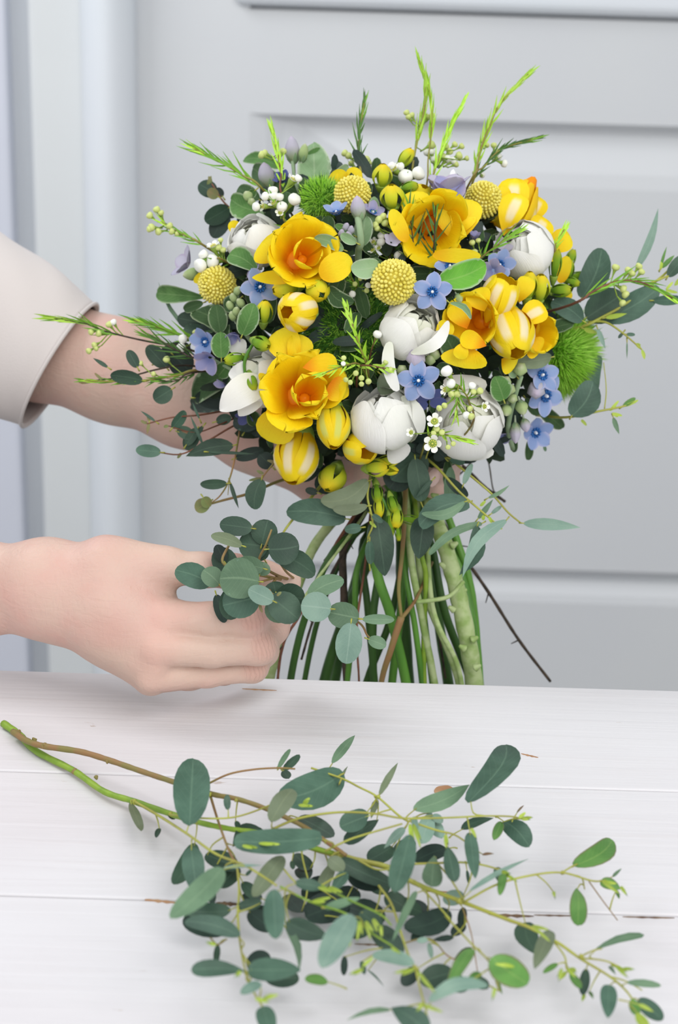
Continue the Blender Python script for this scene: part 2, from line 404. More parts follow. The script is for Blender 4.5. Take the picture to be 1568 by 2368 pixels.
# panelled door: frame members, and raised bevelled panels
door = bpy.data.objects.new('door_1', None); COL.objects.link(door); door['kind'] = 'structure'
door.location = (0, YW, 0)
xr = x2 + 1.95
xs = XW(575, 300)
zA, zB, zC, zD = ZW(30), ZW(272), ZW(1306), ZW(1306) - .60
yb = YW + .02
bbox('stile', (x2, YW, .02), (xs, yb + .03, 2.35), M_DOOR, door, bev=0)
bbox('stile', (xr - .18, YW, .02), (xr, yb + .03, 2.35), M_DOOR, door, bev=.003)
for a, b in ((zB, zA), (2.24, 2.35)):
    if b - a > .01: bbox('rail', (xs, YW, a), (xr - .18, yb + .03, b), M_DOOR, door, bev=0)
def raised(z0, z1, tw=.075):
    X0, X1 = xs, xr - .18
    # side inset, bottom inset, top inset, depth: a sharp lip at the top, a long shallow bevel at the sides
    r = [(0, 0, 0, 0), (.020, .0005, .004, .006), (.045, .001, .008, .018), (.070, .002, .016, .022), (.100, .003, tw * .45, .014), (.150, .004, tw * .85, .003), (.190, .006, tw * 1.1, 0)]
    V = []; Fc = []
    for i, (ins, ib, it, dep) in enumerate(r):
        if ib < .02: dep_b = 0 if i else 0
        V += [(X0 + ins, YW + (dep if z0 < .2 else 0), z0 + ib), (X1 - ins, YW + (dep if z0 < .2 else 0), z0 + ib), (X1 - ins, YW + dep, z1 - it), (X0 + ins, YW + dep, z1 - it)]
    for i in range(len(r) - 1):
        for k in range(4):
            a = i * 4 + k; b = i * 4 + (k + 1) % 4; Fc.append((a, b, b + 4, a + 4))
    m = (len(r) - 1) * 4; Fc.append((m, m + 1, m + 2, m + 3))
    V += [(X0, YW + .04, z0), (X1, YW + .04, z0), (X1, YW + .04, z1), (X0, YW + .04, z1)]
    m += 4; Fc.append((m + 3, m + 2, m + 1, m))
    for k in range(4): Fc.append((k, m + k, m + (k + 1) % 4, (k + 1) % 4))
    mk('panel', V, Fc, M_DOOR, door, smooth=False)
raised(zC, zB, .075); raised(.01, zC, .045)
bbox('panel', (xs - .02, YW - .016, zA + .004), (xr - .16, YW + .03, 2.24), M_TRIM, door, bev=.014, seg=5)

# ------------------------------------------------------------------ table
def plankmat():
    t = NT('whitewashed_wood'); o = t.obj()
    mp = t.obj((1.2, 26, 26)); g = t.noise(7, mp, 6, .4)
    big = t.noise(3.2, t.obj((1, 1.6, 1)), 3)
    c = t.mix(t.step(big, .35, .7), lin((217, 216, 219)), lin((210, 206, 209)))
    c = t.mix(t.math('MULTIPLY', t.step(g, .56, .8), .30), c, lin((206, 200, 200)))
    ch = t.noise(90, t.obj((.35, 1.6, 1)), 5, 1.0)
    c = t.mix(t.math('MULTIPLY', t.step(ch, .735, .76), .7), c, lin((176, 160, 150)))
    h = t.math('ADD', g, t.math('MULTIPLY', t.noise(60, o, 4), .5))
    return t.fin(c, .42, 0, h, .35, .0012, spec=.35)
M_PLANK = plankmat()
M_WOOD = simple('bare_wood', (186, 148, 112), (160, 118, 84), .7, 60)
M_CRACK = simple('crack_wood', (120, 96, 72), (90, 66, 50), .8, 160)
def TY(row, px=784): return OnZ(px, row, TABLE_Z)[1]
yr, ys1, ys2 = TY(1572), TY(1806), TY(2093)
wpl = ys1 - ys2
tb = thing('worktable', 'white painted wooden table made of wide planks with a knot and chipped seams', 'table', (0, yr - .3, 0))
edges = [yr, ys1, ys2, ys2 - wpl, ys2 - 2 * wpl, ys2 - 3 * wpl]
for i in range(5):
    g = .0005
    bbox('plank', (-.95, edges[i + 1] + g, TABLE_Z - .024), (.95, edges[i] - g, TABLE_Z), M_PLANK, tb, bev=.0011, seg=3)
bbox('apron', (-.85, yr - .045, TABLE_Z - .11), (.85, yr - .025, TABLE_Z - .0245), M_PLANK, tb)
bbox('apron', (-.85, edges[-1] + .03, TABLE_Z - .11), (.85, edges[-1] + .05, TABLE_Z - .0245), M_PLANK, tb)
for sx in (-1, 1):
    for yy in (yr - .09, edges[-1] + .03):
        bbox('leg', (sx * .82 - .03, yy, 0), (sx * .82 + .03, yy + .06, TABLE_Z - .0245), M_PLANK, tb)
def flat_patch(name, pts, mat, z=.0004, lab=None):
    P = [OnZ(x, y, TABLE_Z + z) for x, y in pts]; n = len(P)
    V = P + [p - np.array([0, 0, z + .004]) for p in P]
    Fc = [tuple(range(n))[::-1], tuple(range(n, 2 * n))] + [(k, (k + 1) % n, (k + 1) % n + n, k + n) for k in range(n)]
    mk(name, V, Fc, mat, tb, smooth=False, label=lab)
def ell(cx, cy, a, b, n=20, j=.05):
    return [(cx + a * math.cos(t) * (1 + j * math.sin(3 * t)), cy + b * math.sin(t) * (1 + j * math.cos(5 * t))) for t in np.linspace(0, 2 * PI, n, endpoint=False)]
flat_patch('wood_knot', ell(1028, 1827, 24, 11), M_WOOD, lab='bare tan knot showing through the paint')
# chipped seams
def chip(x0, y0, x1, y1, wpx, mat):
    n = 9; a = []; b = []
    for k in range(n):
        t = k / (n - 1); x = x0 + (x1 - x0) * t; y = y0 + (y1 - y0) * t
        h = wpx * .5 * math.sin(PI * t) ** .6 * (1 + .5 * math.sin(k * 2.7))
        a.append((x, y - h * .6)); b.append((x, y + h))
    flat_patch('paint_chip', a + b[::-1], mat, z=.0003)
for s in ((1130, 2114, 1235, 2118, 7, M_CRACK), (1235, 2115, 1330, 2117, 3, M_CRACK), (335, 2079, 415, 2087, 6, M_WOOD), (500, 2087, 552, 2090, 9, M_CRACK),
          (1440, 2119, 1560, 2122, 3, M_CRACK), (985, 2060, 1040, 2062, 3, M_WOOD), (820, 2182, 905, 2185, 3, M_CRACK), (1205, 1742, 1245, 1751, 3, M_WOOD), (560, 1592, 640, 1596, 2, M_WOOD)):
    chip(*s)

# ------------------------------------------------------------------ hands: implicit surfaces, polygonised
def surface_nets(Fv, org, h):
    nx, ny, nz = Fv.shape; S = Fv < 0
    c = [(i, j, k) for i in (0, 1) for j in (0, 1) for k in (0, 1)]
    def sl(A, o): return A[o[0]:nx - 1 + o[0], o[1]:ny - 1 + o[1], o[2]:nz - 1 + o[2]]
    cnt = sum(sl(S, o).astype(np.int8) for o in c); mask = (cnt > 0) & (cnt < 8)
    pos = np.zeros(mask.shape + (3,), np.float32); num = np.zeros(mask.shape, np.float32)
    for o in c:
        for ax in range(3):
            if o[ax] == 1: continue
            q = list(o); q[ax] = 1; a = sl(Fv, o); b = sl(Fv, tuple(q)); cr = (a < 0) != (b < 0)
            t = np.where(cr, a / np.where(cr, a - b, 1), 0)
            for d in range(3):
                pos[..., d] += np.where(cr, o[d] + (t if d == ax else 0), 0)
            num += cr
    idx = -np.ones(mask.shape, np.int64); idx[mask] = np.arange(mask.sum())
    I = np.argwhere(mask)
    V = (I + pos[mask] / num[mask][:, None]) * h + org
    Q = []
    for ax in range(3):
        o1, o2 = [(1, 2), (2, 0), (0, 1)][ax]
        s0 = [slice(None)] * 3; s1 = [slice(None)] * 3; s0[ax] = slice(0, -1); s1[ax] = slice(1, None)
        cr = S[tuple(s0)] != S[tuple(s1)]
        E_ = np.argwhere(cr); ok = (E_[:, o1] > 0) & (E_[:, o2] > 0) & (E_[:, o1] < Fv.shape[o1] - 1) & (E_[:, o2] < Fv.shape[o2] - 1)
        E_ = E_[ok]; up = S[tuple(s0)][tuple(E_.T)]
        def g(d1, d2):
            X = E_.copy(); X[:, o1] -= d1; X[:, o2] -= d2; return idx[tuple(X.T)]
        q = np.stack([g(1, 1), g(0, 1), g(0, 0), g(1, 0)], 1)
        q[~up] = q[~up][:, ::-1]; Q.append(q)
    return V, np.concatenate(Q)
def sdcap(P, a, b, ra, rb):
    pa = P - a; ba = (b - a).astype(np.float32); h = np.clip((pa @ ba) / (ba @ ba), 0, 1)
    return np.linalg.norm(pa - h[..., None] * ba, axis=-1) - (ra + (rb - ra) * h)
def smin(a, b, k):
    h = np.clip(.5 + .5 * (b - a) / k, 0, 1); return b + (a - b) * h - k * h * (1 - h)
def blob(groups, order_k, h=.0013):
    """groups: list of (k_inner, [capsule...]); capsule = (px,py,zc,r_px)x2 ; order_k: blend of each group with the rest"""
    allp = []; G_ = []
    for k, caps in groups:
        cc = []
        for (a, b) in caps:
            A, B = W(*a[:3]), W(*b[:3]); ra, rb = M(a[3], a[2]), M(b[3], b[2])
            cc.append((A, B, ra, rb)); allp += [A - ra, A + ra, B - rb, B + rb]
        G_.append((k, cc))
    allp = np.array(allp); lo = allp.min(0) - .008; hi = allp.max(0) + .008
    dim = np.ceil((hi - lo) / h).astype(int)
    X = [np.arange(d, dtype=np.float32) * h + l for d, l in zip(dim, lo)]
    P = np.stack(np.meshgrid(*X, indexing='ij'), -1).astype(np.float32)
    tot = None
    for (k, cc), kk in zip(G_, order_k):
        d = None
        for A, B, ra, rb in cc:
            s = sdcap(P, A.astype(np.float32), B.astype(np.float32), ra, rb)
            d = s if d is None else smin(d, s, k)
        tot = d if tot is None else smin(tot, d, kk)
    return surface_nets(tot, lo, h)
def chain(*p): return [(p[i], p[i + 1]) for i in range(len(p) - 1)]

person = thing('person', 'person in pale sleeves reaching in from the left, holding the bouquet and a sprig', 'person', W(-700, 1200, 1.0))
Zh = .785
palm = (.012, chain((-900, 1345, .85, 92), (-60, 1332, .812, 74), (108, 1330, .797, 74), (250, 1320, .786, 62), (330, 1312, .784, 40))
        + chain((-900, 1400, .855, 88), (-60, 1390, .815, 74), (105, 1392, .80, 72))
        + chain((105, 1350, .795, 66), (270, 1390, .782, 58), (392, 1428, .778, 40))
        + chain((105, 1375, .795, 68), (270, 1430, .782, 56), (365, 1490, .774, 46))
        + chain((105, 1395, .80, 66), (250, 1462, .786, 50), (352, 1548, .778, 42))
        + chain((110, 1400, .81, 60), (250, 1480, .80, 46), (350, 1570, .79, 38))
        + chain((270, 1350, .79, 54), (375, 1402, .79, 34)))
thumb = (.005, chain((250, 1294, .786, 44), (385, 1308, .783, 40), (470, 1318, .783, 37), (540, 1322, .785, 38), (610, 1332, .79, 33), (672, 1342, .792, 25)))
index = (.0035, chain((385, 1432, .776, 45), (490, 1434, .774, 40), (578, 1432, .776, 42), (622, 1396, .786, 34), (662, 1368, .792, 27)))
middle = (.0035, chain((362, 1498, .772, 44), (490, 1504, .775, 38), (598, 1496, .780, 41), (632, 1452, .796, 35), (650, 1405, .802, 29)))
ring = (.0035, chain((350, 1560, .778, 42), (480, 1556, .786, 32), (585, 1544, .792, 33), (612, 1508, .806, 30), (625, 1470, .812, 26)))
pinky = (.0035, chain((345, 1572, .79, 34), (440, 1566, .802, 28), (520, 1556, .812, 26), (560, 1520, .824, 24)))
V, Q = blob([palm, thumb, index, middle, ring, pinky], [0, .009, .0038, .0016, .0012, .0015])
pl = root_loc(person)
kn = [(W(588, 1428, .768) - pl, nrm(W(620, 1420, .77) - W(540, 1436, .766))), (W(614, 1496, .773) - pl, nrm(W(640, 1480, .775) - W(560, 1500, .77))), (W(592, 1546, .786) - pl, nrm(W(620, 1530, .79) - W(540, 1555, .78)))]
hr = mk('right_arm', V, Q, skin('skin_right_hand', kn, [W(392, 1440, .765) - pl, W(365, 1500, .76) - pl, W(345, 1562, .765) - pl, W(540, 1300, .78) - pl]), person)
arm2 = (.012, chain((-620, 560, 1.03, 150), (80, 795, 1.0, 122), (265, 858, .985, 113), (430, 930, .965, 98), (590, 992, .95, 84), (680, 1030, .945, 78), (800, 1075, .955, 70))
        + chain((590, 1010, .955, 74), (760, 1110, .965, 60), (880, 1120, .985, 52)))
f2 = [(.004, chain((800, 1030, .965, 46), (920, 1050, 1.0, 42), (1010, 1055, .975, 38), (1030, 1075, .93, 35), (1010, 1085, .905, 32))),
      (.004, chain((820, 1090, .965, 44), (930, 1110, 1.0, 40), (1020, 1108, .975, 34), (1030, 1120, .935, 31), (1000, 1126, .912, 27))),
      (.004, chain((700, 1040, .94, 50), (800, 1085, .905, 38), (860, 1095, .885, 32), (900, 1090, .882, 27)))]
V, Q = blob([arm2] + f2, [0, .008, .004, .006], h=.0016)
mk('left_arm', V, Q, M_SKIN, person)
def nail(cx, cy, zc, ax, ay, L, Wd):
    c = W(cx, cy, zc); d = img_dir(ax, ay, .1); n = img_dir(.25, -.1, 1)
    V, Fc, uv, I = leaf(c - d * M(L / 2, zc), c + d * M(L / 2, zc), M(Wd, zc), n, 'strap', bend=.12, cup=-.35, th=.0006, nv=7, nu=5)
    mk('fingernail', V, Fc, M_NAIL, person, uv=uv)
nail(1002, 1105, .882, -.5, .8, 44, 30)

# sleeve: loose cloth tube with rolled cuff and folds
def cloth():
    t = NT('pale_beige_cloth'); o = t.obj()
    wv = t.math('ADD', t.noise(900, o, 2), t.noise(14, o, 3))
    c = t.mix(t.step(t.noise(6, o, 2), .4, .65), lin((202, 195, 192)), lin((194, 187, 185)))
    return t.fin(c, .85, 0, wv, .15, .001, spec=.1, sheen=.2)
M_CLOTH = cloth()
def sleeve(rings, name='sleeve', flat=.85):
    R = catmull(np.array(rings, float), 7); nr, ns = len(R), 40
    V = []; Fc = []
    for i, (ax, ay, bx, by, zc) in enumerate(R):
        A, B = W(ax, ay, zc), W(bx, by, zc); c = (A + B) / 2; e = (A - B) / 2; r = np.linalg.norm(e)
        f = FW * r * flat
        for k in range(ns):
            th = 2 * PI * k / ns
            wr = 1 + .012 * math.sin(th * 3 + i * .33) + .015 * math.sin(th * 5 - i * .5) * min(1, i / 8)
            V.append(c + (e * math.cos(th) + f * math.sin(th)) * wr)
    m = len(V); V = np.array(V)
    cen = V.reshape(nr, ns, 3).mean(1)
    inner = V.reshape(nr, ns, 3) * .965 + cen[:, None] * .035
    V = np.vstack([V, inner.reshape(-1, 3)])
    for i in range(nr - 1):
        for k in range(ns):
            a = i * ns + k; b = i * ns + (k + 1) % ns
            Fc.append((a, b, b + ns, a + ns)); Fc.append((m + a + ns, m + b + ns, m + b, m + a))
    for k in range(ns):
        b = (k + 1) % ns; Fc.append((k, m + k, m + b, b))
        a = (nr - 1) * ns + k; b = (nr - 1) * ns + b; Fc.append((b, m + b, m + a, a))
    mk(name, V, Fc, M_CLOTH, person, label='pale beige cloth sleeve pushed up to the forearm' if 'sleeve' == name else None)
    # stitched hem
    P = [V[k] + (V[k] - cen[0]) * .01 for k in list(range(ns)) + [0]]
    P2 = [p + (cen[1] - cen[0]) * 2.2 for p in P]
    mk('cuff_hem', *tube(P, [.0012] * len(P), 6, 1)[:2], M_CLOTH, person)
sleeve([(222, 704, 52, 985, .985), (150, 640, 15, 975, .99), (60, 570, -80, 955, 1.0), (-60, 500, -260, 930, 1.01), (-300, 380, -520, 880, 1.03), (-620, 260, -820, 840, 1.06)])
sleeve([(-420, 1210, -440, 1530, .85), (-560, 1190, -580, 1560, .855), (-760, 1150, -780, 1600, .865), (-1000, 1100, -1020, 1640, .88)])

# ------------------------------------------------------------------ eucalyptus branch on the table
br = thing('eucalyptus_branch', 'long cut eucalyptus branch with grey-green leaves lying across the white table', 'branch', OnZ(430, 1890, TABLE_Z))
def hz(x, y):
    """height of the twig layer over the table"""
    a = max(0.0, min(1.0, (x - 20) / 450.0)); b = max(0.0, min(1.0, (1560 - x) / 500.0))
    return .0028 + .024 * a * (.25 + .75 * b)
STEMS = '''
green 9,8,7.5,7,6,5.5|8 1674 2,45 1700 2,85 1738 2,170 1782 3,240 1830 4,310 1853 6,395 1882 12,470 1904 18,540 1918 20,600 1926 20,700 1955 20,770 1972 20
olive 7.5,7,5,4,3,2.2|700 1953 18,760 1972 19,830 1990 20,905 2008 22,955 2040 22,1060 2082 22,1170 2125 22,1225 2145 22,1290 2180 20,1340 2215 18,1410 2258 16,1445 2288 14,1468 2318 12
brown 7.5,7,6,5|30 1692 4,60 1712 6,100 1725 8,185 1738 12,250 1757 14,320 1781 17,395 1806 21,490 1836 25,550 1848 25,620 1872 26,700 1910 26,760 1950 24,800 1978 22
brown 2.8,2.4|478 1814 22,530 1790 28,590 1779 30,645 1776 30,682 1778 30
olive 2.6,2.4,2.6|720 1776 30,790 1800 30,830 1820 30,872 1842 30,920 1884 28,945 1900 26
olive 3.4,3,2.4|307 1851 7,370 1888 16,435 1930 30,500 1975 36,560 1998 38,598 2020 38,640 2048 36
olive 2.4,2.2|395 1884 14,465 1892 26,540 1890 28,610 1868 30,650 1848 30
brown 3.6,3,2.8|487 1842 24,505 1900 24,530 1968 24,550 2000 24
olive 3,3,2.6,2.4|548 1996 24,553 2060 22,550 2110 22,553 2160 20,560 2210 22,568 2245 24,582 2285 22,607 2328 20
olive 3.2,2.6,2.2,1.8|612 1926 30,680 1896 34,740 1883 36,800 1878 38,870 1882 40,930 1892 40,1000 1892 38,1060 1890 36,1120 1887 34,1180 1888 32,1206 1893 30
olive 2.6,2.2|752 1968 30,800 1945 34,840 1931 36,930 1905 38
olive 2.8,2.4,2.0|950 1900 36,1010 1920 34,1050 1930 32,1082 1950 30
olive 3,3,2.6,2.2|876 2048 20,905 2090 20,925 2150 22,945 2210 24,960 2240 26,975 2300 24,985 2335 22,990 2372 20
olive 2.8,2.4,2|1075 2085 24,1150 2045 26,1230 2024 28,1300 2018 28,1365 2036 24,1392 2038 22
olive 2.8,2.4,2|955 1998 28,1010 1996 28,1060 1994 28,1110 1999 26,1150 2010 24,1170 2022 22
olive 2.4,2.2,2|1030 2118 24,1090 2182 28,1130 2222 28,1146 2262 22,1156 2292 12
green 2.6,2.4,2|648 2050 36,720 2086 36,800 2113 36,860 2158 34,908 2188 28
green 2.4,2.2|740 2046 34,810 2082 36,880 2115 36,905 2140 32
olive 2.4,2|692 1925 26,700 1985 22,712 2032 16
brown 2,1.6|486 2168 20,503 2184 18,524 2172 18
olive 2.4,2|958 2036 26,1000 2080 26,1040 2125 26
olive 2.2,2|1010 1995 26,1040 2030 26,1075 2085 24
olive 2.4,2|830 1990 24,870 2010 24,905 2010 24
olive 2.2,2|640 1990 28,690 2045 30,740 2050 32
brown 2,1.6|905 2190 14,990 2170 14,1035 2210 14,1080 2230 12
olive 2.2,1.8|1270 2165 20,1305 2210 18,1310 2240 14,1322 2255 10
olive 2.2,1.8|1340 2215 18,1400 2222 18,1440 2240 14
olive 2.2,1.8|1340 2213 18,1372 2198 22,1392 2194 22
olive 2.2,1.8|1300 2018 26,1322 2004 26,1335 1998 24
olive 2,1.6|1318 2022 24,1345 2030 22,1352 2056 16
olive 2,1.4|1240 2022 24,1262 2040 20,1280 2062 12
brown 1.6,1.2|1362 2038 22,1392 2080 16,1428 2128 6
olive 2,1.6|1410 2258 14,1450 2270 12,1485 2290 9
brown 1.6,1.2|1070 2100 20,1090 2160 16,1104 2245 6
green 2.2,1.8|905 1720 0,905 1720 0
'''.strip().split('\n')[:-1]
SM = {'green': M_STEMG, 'brown': simple('branch_bark_brown', (142, 108, 70), (126, 118, 64), .6, 90), 'olive': simple('twig_olive', (168, 172, 72), (150, 148, 66), .5, 70)}
STEMPTS = []
for si, ln in enumerate(STEMS):
    hd, body = ln.split('|'); colr, rr = hd.split(' ')
    P = [tuple(map(float, p.split())) for p in body.split(',')]
    rr = list(map(float, rr.split(',')))
    R = np.interp(np.linspace(0, 1, len(P)), np.linspace(0, 1, len(rr)), rr)
    pts = []; rad = []
    for (x, y, h), r in zip(P, R):
        p = OnZ(x, y, TABLE_Z + h * .001); zc = (p - CAM) @ FW; pts.append(p); rad.append(M(r, zc))
        pts[-1][2] = max(pts[-1][2], TABLE_Z + rad[-1] + .0003)
    C = catmull(np.array(pts), 6); STEMPTS.append((C, rad[-1], colr))
    mk('main_stem' if si < 3 else 'twig', *tube(pts, rad, 9 if si < 3 else 6, 6, .05 if si < 3 else 0)[:2], SM[colr], br, label={0: 'thick green main stem with a cut end', 2: 'brown side stem lying next to the green one'}.get(si))
# leaf scars and nodes along the thick stems
for x, y, r, h in ((42, 1692, 9, 4), (80, 1712, 8, 6), (172, 1786, 10, 3), (222, 1796, 7, 6), (312, 1856, 9, 7), (100, 1727, 8, 8), (104, 1722, 7, 9), (248, 1760, 6, 14), (395, 1882, 8, 13), (484, 1838, 7, 25), (547, 1850, 6, 25), (755, 1948, 7, 24), (902, 2010, 9, 23), (1062, 2083, 11, 23), (875, 1843, 7, 30), (552, 2108, 7, 22), (570, 2248, 7, 24), (960, 2238, 8, 26), (978, 2322, 9, 23), (1345, 2212, 8, 19), (1300, 2018, 7, 27)):
    p = OnZ(x, y, TABLE_Z + h * .001); zc = (p - CAM) @ FW; r = M(r, zc) * .8
    q = p + img_dir(rng.uniform(-.4, .4), rng.uniform(-1, 1), .3) * r * 1.3
    V, Fc, uv = tube([p - (q - p) * .3, p, q], [r * .7, r, r * .35], 7, 2)
    mk('node', V, Fc, SM['brown'] if x < 260 else SM['olive'], br)
# leaves: base x y, tip x y, width, height class, colour, shape, side-bend
LV = '''438 1909 447 1754 86 36 d oval 0
795 1787 645 1850 86 34 d oval .06
768 1765 821 1700 22 26 g lance 0
627 1900 677 1825 48 44 o oval 0
528 1873 525 1837 17 34 d ovate 0
642 1779 671 1732 13 32 g oval 0
655 1783 693 1745 20 30 D oval 0
655 1782 668 1800 22 20 D oval 0
783 1818 804 1772 8 32 o lance 0
877 1840 920 1764 17 34 o lance 0
872 1848 858 1893 17 30 o lance 0
956 1872 1086 1814 44 32 g lance -.06
1082 1856 1170 1722 66 38 d oval -.10
1067 1918 1141 1892 22 20 D lance .04
1160 1900 1142 1942 23 26 G oval 0
1166 1899 1224 1958 50 24 d oval .04
1087 1925 1099 2031 33 36 d ovate 0
1034 1956 1052 2039 36 36 d obov 0
1004 1978 998 2050 48 32 g obov 0
1032 1962 958 1992 40 14 k oval 0
948 1930 913 2063 55 48 d oval 0
957 1888 963 1924 16 44 b oval 0
997 1876 975 1950 42 28 b obov 0
985 1888 1022 1938 34 24 b oval 0
1000 1884 1024 1902 20 30 b oval 0
848 1888 786 1912 50 34 d oval 0
850 1878 800 1908 40 28 d oval 0
876 1895 798 1950 36 20 D obov 0
690 1890 772 1934 42 16 D oval 0
745 1938 541 1946 58 46 d strap .03
538 1958 602 1914 46 22 D obov .05
452 1950 402 2045 46 18 D oval .04
442 1960 455 2068 53 32 d ovate 0
475 1976 552 2010 44 20 D oval 0
552 2005 505 2052 40 16 D oval 0
514 2007 395 2124 58 52 g oval .04
516 2007 606 2001 9 44 b lance 0
534 2106 430 2104 42 22 D oval .05
555 2164 428 2130 42 30 d oval -.04
530 2150 422 2128 60 10 k oval 0
480 2045 492 2090 26 10 k oval 0
655 1980 586 2074 44 34 o oval 0
632 2057 638 2171 51 52 d oval 0
606 2088 548 2096 27 30 D oval 0
575 2108 632 2152 46 12 k oval 0
606 2078 560 2070 26 10 k oval 0
663 2130 762 2168 50 28 D lance -.05
660 2142 692 2246 20 24 g lance .06
572 2238 624 2208 50 12 k oval 0
568 2246 442 2243 40 34 d obov -.03
573 2243 695 2243 53 36 d ovate 0
612 2262 692 2262 44 14 D oval 0
603 2273 557 2298 25 34 b oval 0
608 2327 628 2402 46 26 d ovate 0
758 2270 705 2264 25 26 G oval 0
814 2115 745 2238 62 54 b oval 0
797 2210 795 2256 17 14 k oval 0
682 2042 744 2052 28 44 d oval 0
698 2004 708 2036 42 10 k round 0
776 1988 742 2056 30 16 o obov 0
760 1984 796 2012 34 28 o oval 0
802 2016 766 2064 30 36 d lance 0
806 2024 882 2050 46 18 k oval 0
785 1990 902 2044 40 24 D strap -.04
805 2080 706 2120 74 10 k oval 0
800 2096 890 2128 60 8 k oval 0
752 2101 833 2076 21 42 g ovate 0
833 2108 882 2148 42 26 D oval 0
1042 2108 936 2148 58 14 k oval .08
905 2080 976 2110 38 12 D oval 0
1020 2112 952 2176 30 10 k oval 0
866 2142 928 2212 54 14 D oval 0
963 2060 908 2176 19 34 g ovate 0
958 2229 861 2208 33 34 b oval -.06
966 2238 930 2278 36 12 k oval 0
1050 2248 972 2272 56 14 D oval 0
1092 2194 1034 2294 34 36 G ovate 0
1082 2272 1112 2250 22 30 G oval 0
1095 2262 1128 2286 30 16 D oval 0
992 2314 1128 2278 34 40 b oval .12
1137 2214 1220 2276 70 36 G round -.05
904 2330 988 2390 58 32 d obov .05
905 2335 802 2359 14 26 g lance -.05
1074 2072 1024 2080 36 16 b oval 0
1085 2061 1222 1986 13 38 b lance .02
1166 2014 1156 2070 21 30 G oval 0
1150 2005 1158 2040 24 20 d oval 0
1072 2098 1066 2144 22 14 k oval 0
1076 2136 1044 2162 26 12 k oval 0
1050 2166 1000 2174 15 12 k lance 0
1092 2192 1050 2218 16 14 k lance 0
992 2180 998 2216 13 20 b oval 0
990 2172 964 2176 14 22 b oval 0
1214 2133 1240 2206 54 14 D ovate -.06
1274 2152 1236 2240 38 30 o ovate 0
1290 2228 1256 2250 14 20 G oval 0
1319 2250 1344 2286 20 22 G oval 0
1355 2240 1348 2301 25 18 D oval 0
1408 2277 1406 2354 40 22 d ovate 0
1450 2272 1529 2279 18 20 g oval 0
1476 2310 1533 2358 38 14 d oval 0
1462 2310 1474 2348 26 22 G oval 0
1474 2342 1498 2382 24 24 y oval 0
1476 2322 1512 2340 10 26 y lance 0
1370 2200 1490 2162 19 20 g obov .05
1326 2003 1416 1942 50 28 G oval -.08
1334 2053 1336 2140 41 20 G obov 0
1390 2036 1434 2056 28 24 G ovate 0
1416 2028 1438 2008 8 24 g lance 0
1424 2058 1432 2078 9 18 G oval 0
1408 2234 1424 2254 9 14 g lance 0
1412 2230 1447 2244 8 18 y lance 0
760 2030 700 2075 44 8 k oval 0
830 2060 770 2090 50 6 k oval 0
700 2110 660 2070 40 8 k oval 0
860 2130 800 2160 50 8 D oval 0
940 2100 890 2070 44 12 D oval 0
720 2010 680 1975 34 14 D oval 0
640 2125 590 2100 34 8 k oval 0
990 2120 940 2090 40 8 k oval 0
850 2030 900 2060 44 12 D oval 0
560 2040 600 2080 30 12 D oval 0
780 2120 830 2140 40 10 k oval 0
910 1975 960 1945 36 12 D oval 0
1020 2250 1080 2290 44 12 D oval 0
302 1857 327 1921 22 8 o oval 0
369 1915 361 1937 13 10 D oval 0
388 1884 408 1890 16 14 D oval 0
544 1899 553 1916 14 20 D oval 0
504 2184 499 2230 16 16 D oval 0
568 2025 585 2009 9 26 D lance 0
675 1990 678 2010 13 16 D oval 0
836 2222 843 2253 14 14 d oval 0
849 2242 888 2281 5 8 d lance 0
1080 2012 1083 2042 8 16 D oval 0
908 1958 852 1990 44 14 D oval 0
936 1914 888 1962 22 30 b lance 0
1110 2000 1100 1985 9 20 r oval 0
1195 1880 1212 1862 5 26 r lance 0
1115 1976 1142 1974 7 24 r lance 0
1146 2262 1162 2300 10 12 G lance 0
1143 2256 1170 2274 14 14 G oval 0
1352 2298 1346 2316 9 10 y lance 0
1362 2292 1372 2310 9 10 G lance 0
1310 2246 1296 2266 9 12 y lance 0
1318 2238 1330 2248 12 14 y oval 0'''.split('\n')
KM = {'k': .55, 'D': .8}
